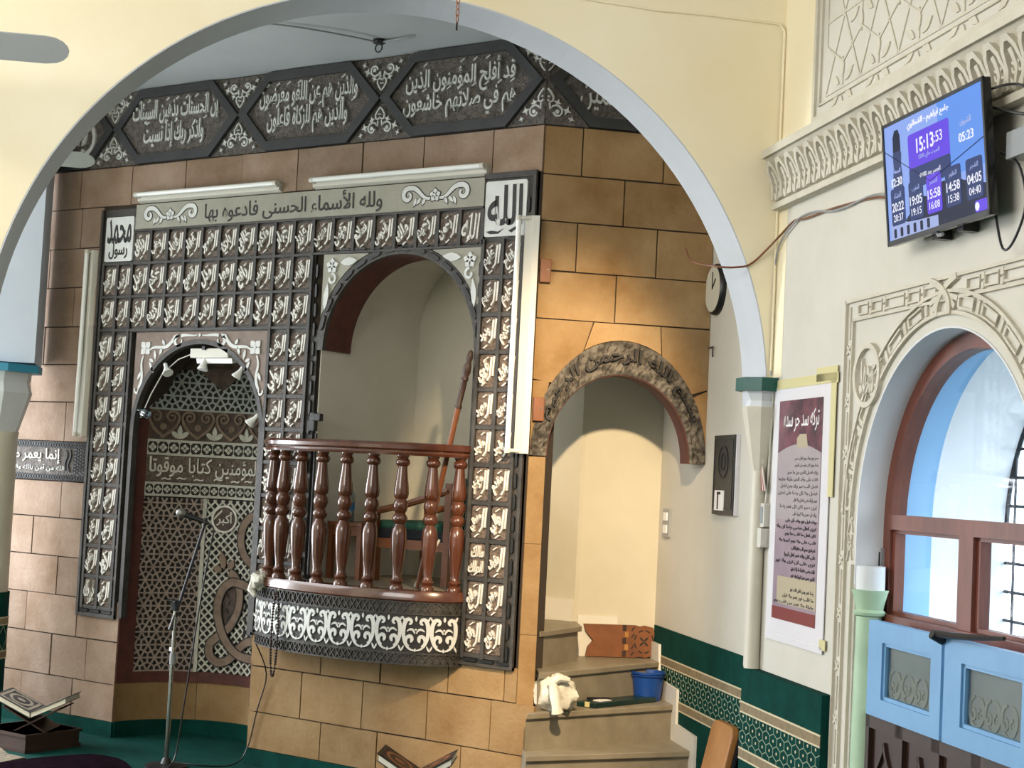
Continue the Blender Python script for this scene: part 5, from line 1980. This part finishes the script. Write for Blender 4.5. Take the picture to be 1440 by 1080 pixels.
MB().tube(loop + [loop[0]], .003, 6, cap=False).build('cord', 'wood_dark', bd_)
be = MB().lathe((0, 0, 0), [(.001, -.0065), (.006, -.004), (.0078, 0), (.006, .004), (.001, .0065)], 8).build('bead', 'wood_dark', bd_, smooth=True)
be.location = loop[0]
be.matrix_parent_inverse = Matrix.Translation(-Vector(ORIG[bd_.name]))
per = []
for i in range(len(loop)):
    p, q = Vector(loop[i]), Vector(loop[(i + 1) % len(loop)])
    n = max(1, int((q - p).length / .0125))
    per += [p.lerp(q, k / n) for k in range(n)]
for p in per[1:]:
    inst(be, p, bd_)
MB().tube([f_balc(.49, .985, .022), (q0.x, q0.y - .006, .97)], .004, 6).build('tassel_loop', 'lampbody', bd_)

# ================================================================== THINGS ON THE STEPS
bgp = ct(1.72, -7.645, .502)
pb_ = thing('plastic_bag', 'crumpled white plastic bag on the second visible marble step', 'bag', bgp)
random.seed(9)
vs, fs = [], []
K, J = 26, 14
for j in range(J + 1):
    ph = pi * j / J
    for i in range(K):
        a = 2 * pi * i / K
        r = .102 * (1 + .10 * sin(4 * a + 2 * j * .5) + .07 * sin(7 * a - j) + .05 * sin(2 * a) + random.uniform(-.045, .045))
        vs.append(bgp + Vector((r * sin(ph) * cos(a) * 1.05, r * sin(ph) * sin(a) * .9, .078 + max(-.077, r * .86 * cos(ph)))))
for j in range(J):
    for i in range(K):
        fs.append((j * K + i, j * K + (i + 1) % K, (j + 1) * K + (i + 1) % K, (j + 1) * K + i))
MB().add(vs, fs).build('sack', 'bag', pb_, smooth=True)
e0 = bgp + Vector((.045, -.085, .13))
MB().tube([e0, e0 + Vector((.02, -.02, -.035)), e0 + Vector((.045, -.035, -.09)), e0 + Vector((.05, -.03, -.122))], [.022, .026, .022, .030], 9).build('handle_twist', 'bag', pb_, smooth=True)
MB().tube([e0 + Vector((-.02, .0, .0)), e0 + Vector((.02, .02, .04)), e0 + Vector((.06, .05, .03))], [.018, .024, .012], 9).build('handle_flap', 'bag', pb_, smooth=True)

fo = thing('document_case', 'flat dark green case with pens lying on the marble step', 'case', ct(2.1, -7.92, .502))
MB().prism(f_plan, [(1.86, -7.815), (1.95, -7.735), (2.345, -8.02), (2.25, -8.085)], .503, .528).build('case', 'folder', fo, bevel=.004)
MB().prism(f_plan, [(1.99, -7.80), (2.06, -7.85), (2.02, -7.88), (1.96, -7.83)], .528, .532).build('paper', 'print_white', fo)
MB().tube([ct(1.93, -7.86, .536), ct(2.06, -7.87, .536)], .006, 8).build('pen', 'black', fo)
MB().prism(f_plan, [(1.905, -7.775), (1.925, -7.757), (1.930, -7.762), (1.912, -7.78)], .506, .530).build('clasp', 'brass' if 'brass' in MATS else 'tape', fo)
bk = ct(2.315, -8.10, .502)
bu = thing('bucket', 'small blue plastic bucket at the right end of the marble step', 'bucket', bk)
MB().lathe(bk, [(.068, 0), (.085, .135), (.092, .138), (.092, .148), (.084, .148), (.066, .01), (.0, .01)], 28).build('pail', 'bucket', bu, smooth=True)
MB().tube([bk + Vector((.093 * cos(a), .093 * sin(a), .13)) for a in [pi * 1.05 + i * pi * .9 / 10 for i in range(11)]], .003, 6).build('handle', 'bucket', bu)


def f_cream(u, z, n):
    return ct(u, -8.41 + n + .05 * (z - .69) * -1 + .012, z)


rh = thing('folded_book_stand', 'folded carved wooden book stand propped on the upper step', 'book stand', ct(2.23, -8.38, .684))
bot, top_ = .687, .858
MB().prism(f_cream, [(2.045, bot), (2.26, bot), (2.26, top_), (2.03, top_), (2.04, top_ - .035), (2.085, (bot + top_) / 2), (2.055, bot + .05)], .0, .018).build('plain_board', 'wood_light', rh)
sc_ = [(2.262, bot), (2.32, bot), (2.345, bot + .006), (2.37, bot), (2.415, bot + .01), (2.424, bot + .04), (2.418, (bot + top_) / 2), (2.424, top_ - .04), (2.415, top_ - .01), (2.37, top_), (2.345, top_ - .006), (2.32, top_), (2.262, top_)]
cb_ = MB().prism(f_cream, sc_, .0, .018).build('carved_board', 'wood_light', rh)
m_ = MB()
zc = (bot + top_) / 2
for k in range(8):
    a = 22 + 45 * k
    m_.ribbon(f_cream, [(2.365 + .052 * cos(radians(a + d)), zc + .060 * sin(radians(a + d))) for d in (-14, 0, 14)], .007, .017, .0188)
for k in range(4):
    leaf(f_cream, m_, (2.365, zc), 45 + 90 * k, .035, .012, .017, .0188)
for z in (bot + .02, zc - .03, zc + .03, top_ - .02):
    m_.ribbon(f_cream, [(2.295, z - .01), (2.31, z + .01)], .007, .017, .0188)
m_.build('pierced_cuts', 'ink', cb_)
for k in range(5):
    z = bot + .005 + k * .034
    MB().box(f_cream, 2.245 + (.012 if k % 2 else 0), 2.265 + (.012 if k % 2 else 0), z, z + .03, .0, .022).build('hinge_knuckle', 'wood_tan' if k % 2 else 'wood_dark', rh)

# tan low backrest leaning by the carpet dado
tc = thing('tan_backrest', 'tan padded floor backrest leaning against the carpeted stair wall', 'backrest', f_stair(-6.98, 0, .1))


def f_tan(u, z, n):
    return f_stair(u, z, .03 + n + (.55 - z) * .22)


MB().prism(f_tan, rrect(-7.16, -6.86, .02, .555, .05, 4), .0, .035).build('pad', 'tan_leather', tc, bevel=.008)
MB().prism(f_tan, rrect(-7.15, -6.85, .02, .54, .05, 4), -.012, .0).build('back_shell', 'navy', tc)

# ================================================================== BOOKS AND RUGS
bx = thing('wooden_box', 'low dark wooden box on the carpet under the open book', 'box', (-7.21, 5.975, 0))
MB().cbox((-7.21, 5.975, .05), .38, .37, .10).build('body', 'wood_dark', bx)
MB().cbox((-7.21, 5.975, .092), .40, .39, .016).build('rim', 'wood_dark', bx)
MB().cbox((-7.21, 5.975, .012), .392, .382, .024).build('plinth', 'wood_dark', bx)


def vbook(o, rz, label, blab, sl=.20, ln=.17, spread=.20, rise=.085, cover='book_cover'):
    """stand with two crossed boards and an open book lying in its V; ln along the fold, spread to each side"""
    R = Matrix.Rotation(rz, 3, 'Z')
    o = Vector(o)
    W = lambda x, y, z: o + R @ Vector((x, y, z))
    rs = thing('book_stand', blab, 'book stand', o)
    for s_ in (-1, 1):
        for (y0, y1) in ((-ln, -ln * .3), (ln * .3, ln)) if s_ > 0 else ((-ln * .95, ln * .95),):
            MB().hexa([W(-s_ * .09, y0, 0), W(-s_ * .075, y0, 0), W(-s_ * .075, y1, 0), W(-s_ * .09, y1, 0), W(s_ * spread * .8, y0, rise * 1.55), W(s_ * (spread * .8 + .012), y0, rise * 1.5), W(s_ * (spread * .8 + .012), y1, rise * 1.5), W(s_ * spread * .8, y1, rise * 1.55)]).build('board', 'wood_dark', rs)
    bkk = thing('open_book', label, 'book', W(0, 0, rise * .8))
    z0 = rise * .82
    for s_ in (-1, 1):
        def slab(d0, d1, x0, x1, yy):
            P = []
            for d in (d0, d1):
                for (x, y) in ((x0, -yy), (x1, -yy), (x1, yy), (x0, yy)):
                    P.append(W(s_ * x, y, z0 + x * rise / spread * 1.05 + d))
            return MB().hexa(P)
        slab(.004, .030, .004, spread, ln * .96).build('pages', 'page', bkk)
        cv = slab(.030, .035, .0, spread + .006, ln).build('cover', cover, bkk)
        slab(.0, .004, .0, spread + .006, ln).build('cover', 'black', bkk)
        fc = lambda u, z, n: W(s_ * u, z, z0 + u * rise / spread * 1.05 + .034 + n)
        m_ = MB()
        for (a, c_, p, q) in ((.012, spread - .008, -ln + .012, -ln + .03), (.012, spread - .008, ln - .03, ln - .012), (.012, .028, -ln + .012, ln - .012), (spread - .022, spread - .008, -ln + .012, ln - .012)):
            m_.box(fc, a, c_, p, q, 0, .0022)
        m_.build('cover_border', 'book_border' if cover == 'book_cover' else 'wood_dark', cv)
        m_ = MB()
        m_.ribbon(fc, arc(spread / 2, 0, .055, 0, 360, 20, .075)[:-1], .016, 0, .0022, closed=True)
        m_.dot(fc, spread / 2, 0, .022, 0, .0022, 12)
        m_.build('cover_medallion', 'book_border' if cover == 'book_cover' else 'copper', cv)


vbook((-7.17, 5.985, .10), radians(32), 'open book with grey ornate covers on the stand beside the pale column', 'low wooden book stand on the dark box beside the pale column', ln=.13, spread=.19)
vbook((-4.36, 5.78, .17), radians(30), 'dark covered open book at the lower edge below the balcony', 'wooden book stand holding the dark book below the balcony', ln=.12, spread=.16, rise=.09, cover='black')
pd = thing('book_pedestal', 'dark wooden pedestal under the dark open book below the balcony', 'pedestal', (-4.36, 5.78, 0))
MB().cbox((-4.36, 5.78, .155), .36, .30, .03, radians(30)).build('top', 'wood_dark', pd)
for x, y in ((-.14, -.11), (.14, -.11), (.14, .11), (-.14, .11)):
    p = Matrix.Rotation(radians(30), 3, 'Z') @ Vector((x, y, 0))
    MB().cbox((-4.36 + p.x, 5.78 + p.y, .07), .03, .03, .14, radians(30)).build('leg', 'wood_dark', pd)
rg = MB().prism(f_xy, [(-6.84, 5.488), (-6.84, 5.62), (-6.83, 5.755), (-6.79, 5.91), (-6.748, 6.005), (-6.66, 6.035), (-6.55, 6.03), (-6.442, 5.985), (-6.188, 5.82), (-5.6, 5.2), (-6.2, 4.6)], .001, .014).build('dark_rug', 'rug')
tag(rg, 'dark maroon rug with rounded edge on the green carpet in the lower left', 'rug')
rg = MB().prism(f_xy, [(-7.8, 5.3), (-7.22, 5.79), (-7.05, 5.70), (-6.905, 5.70), (-6.86, 5.45), (-7.3, 4.9)], .001, .008).build('beige_rug', 'rug_beige')
tag(rg, 'worn beige patterned mat in front of the dark wooden box', 'rug')

# ================================================================== FANS, CABLES, CEILING BITS
def fan(o, a0, label, L_=.62, rod=.5, z_tilt=.5, w_=.11):
    o = Vector(o)
    f_ = thing('ceiling_fan', label, 'fan', o, None)
    MB().lathe(o + Vector((0, 0, -.05)), [(.05, 0), (.11, .02), (.12, .07), (.06, .11), (.03, .13)], 24).build('motor', 'fan_grey', f_, smooth=True)
    MB().tube([o + Vector((0, 0, .07)), o + Vector((0, 0, rod))], .012, 10).build('rod', 'fan_grey', f_)
    for k in range(3):
        a = a0 + 2 * pi * k / 3
        R = Matrix.Rotation(a, 3, 'Z') @ Matrix.Rotation(z_tilt, 3, 'X')
        pts = [(.12, -.025), (.22, -.045), (.35, -w_ / 2), (L_ - .08, -w_ / 2), (L_ - .045, -w_ * .45), (L_ - .02, -w_ * .33), (L_ - .005, -w_ * .17), (L_, 0), (L_ - .005, w_ * .17), (L_ - .02, w_ * .33), (L_ - .045, w_ * .45), (L_ - .08, w_ / 2), (.35, w_ / 2), (.22, .045), (.12, .025)]
        fb = lambda u, z, n: o + R @ Vector((u, z, n))
        MB().prism(fb, pts, -.003, .003).build('blade', 'fan_grey', f_)
    return f_


fan((-4.86, 3.16, 3.0), atan2(3.60 - 3.16, -4.385 + 4.86), 'grey ceiling fan blade reaching in at the upper left before the cream wall', L_=.65, rod=1.6, z_tilt=-.75)
fan((-6.56, 4.755, 3.055), pi / 4, 'grey fan blade under the frieze behind the left side of the arch', L_=.65, rod=.74, z_tilt=-.55)

cbl = MB().tube([f_arch(1.30, 3.66, .006), f_arch(1.43, 3.63, .006), f_arch(1.75, 3.615, .006), f_arch(2.0, 3.618, .006), f_arch(2.30, 3.612, .006), f_arch(2.318, 3.58, .012), f_arch(2.318, 2.9, .012), f_arch(2.318, 2.5, .012), f_arch(2.318, 2.12, .012)], .005, 8).build('painted_cable', 'yellow', None, smooth=True)
tag(cbl, 'cream painted cable running along the arch wall and down its corner', 'cable')
cbl = MB().tube([f_right(-5.08, 2.62, .08), f_right(-5.41, 2.69, .01), f_right(-5.8, 2.715, .01), f_right(-6.10, 2.72, .01), f_right(-6.24, 2.73, .01), f_right(-6.40, 2.68, .02), f_arch(2.22, 2.575, .01), f_arch(2.15, 2.55, .008), f_arch(2.07, 2.555, -.05), f_arch(2.03, 2.60, -.25), f_arch(2.02, 2.66, -.32)], .0045, 8, sm=5).build('aerial_cable', 'wood', None, smooth=True)
tag(cbl, 'brown cable sagging from the television across the corner into the arch', 'cable')
cbl = MB().tube([f_right(-5.08, 2.63, .08), f_right(-5.41, 2.70, .018), f_right(-5.75, 2.70, .014), f_right(-6.05, 2.735, .014), f_right(-6.24, 2.715, .014), f_right(-6.42, 2.62, .012), f_right(-6.44, 2.40, .01), f_right(-6.44, 2.10, .01)], .004, 8, sm=5).build('thin_cable', 'grey_plastic', None, smooth=True)
tag(cbl, 'thin grey cable from the television turning down the wall corner', 'cable')
hk = thing('ceiling_hook', 'small metal ceiling hook with slack wires on the grey bay ceiling', 'hook', (-5.185, 6.22, 3.80))
MB().lathe((-5.185, 6.22, 3.795), [(.03, 0), (.035, .01), (.03, .02)], 16).build('plate', 'iron', hk)
MB().tube([(-5.185 + .022 * cos(a), 6.22, 3.772 + .022 * sin(a)) for a in [i * 2 * pi / 14 for i in range(15)]], .004, 6).build('ring', 'iron', hk)
MB().tube([(-5.185, 6.22, 3.80), (-5.24, 6.05, 3.795), (-5.365, 5.861, 3.80), (-5.5, 5.72, 3.805)], .005, 6, sm=5).build('wire', 'grey_plastic', hk)
MB().tube([(-5.185, 6.22, 3.80), (-5.0, 6.21, 3.80), (-4.95, 6.22, 3.806)], .005, 6).build('wire', 'grey_plastic', hk)
ch = thing('hanging_chain', 'thin brass chain hanging from above at the crown of the arch', 'chain', ct(.88, -6.3, 3.43))
for i in range(8):
    c = ct(.881, -6.3, 3.447 + i * .026)
    a = 0 if i % 2 else pi / 2
    MB().tube([c + Vector((.008 * cos(t) * cos(a), .008 * cos(t) * sin(a), .016 * sin(t))) for t in [k * 2 * pi / 10 for k in range(11)]], .0022, 5, cap=False).build('link', 'copper', ch)
MB().tube([ct(.881, -6.3, 3.432), ct(.881, -6.3, 3.40)], .004, 6).build('hook_end', 'black', ch)
MB().tube([ct(.881, -6.3, 3.64), ct(.881, -6.3, 4.6)], .002, 5).build('upper_wire', 'copper', ch)
nh = thing('wall_nail', 'small bent black nail on the stair wall beside the rubble arch', 'nail', f_stair(-7.6, 2.30, 0))
MB().tube([f_stair(-7.64, 2.31, .01), f_stair(-7.56, 2.31, .014), f_stair(-7.555, 2.26, .014)], .004, 6).build('nail', 'black', nh)
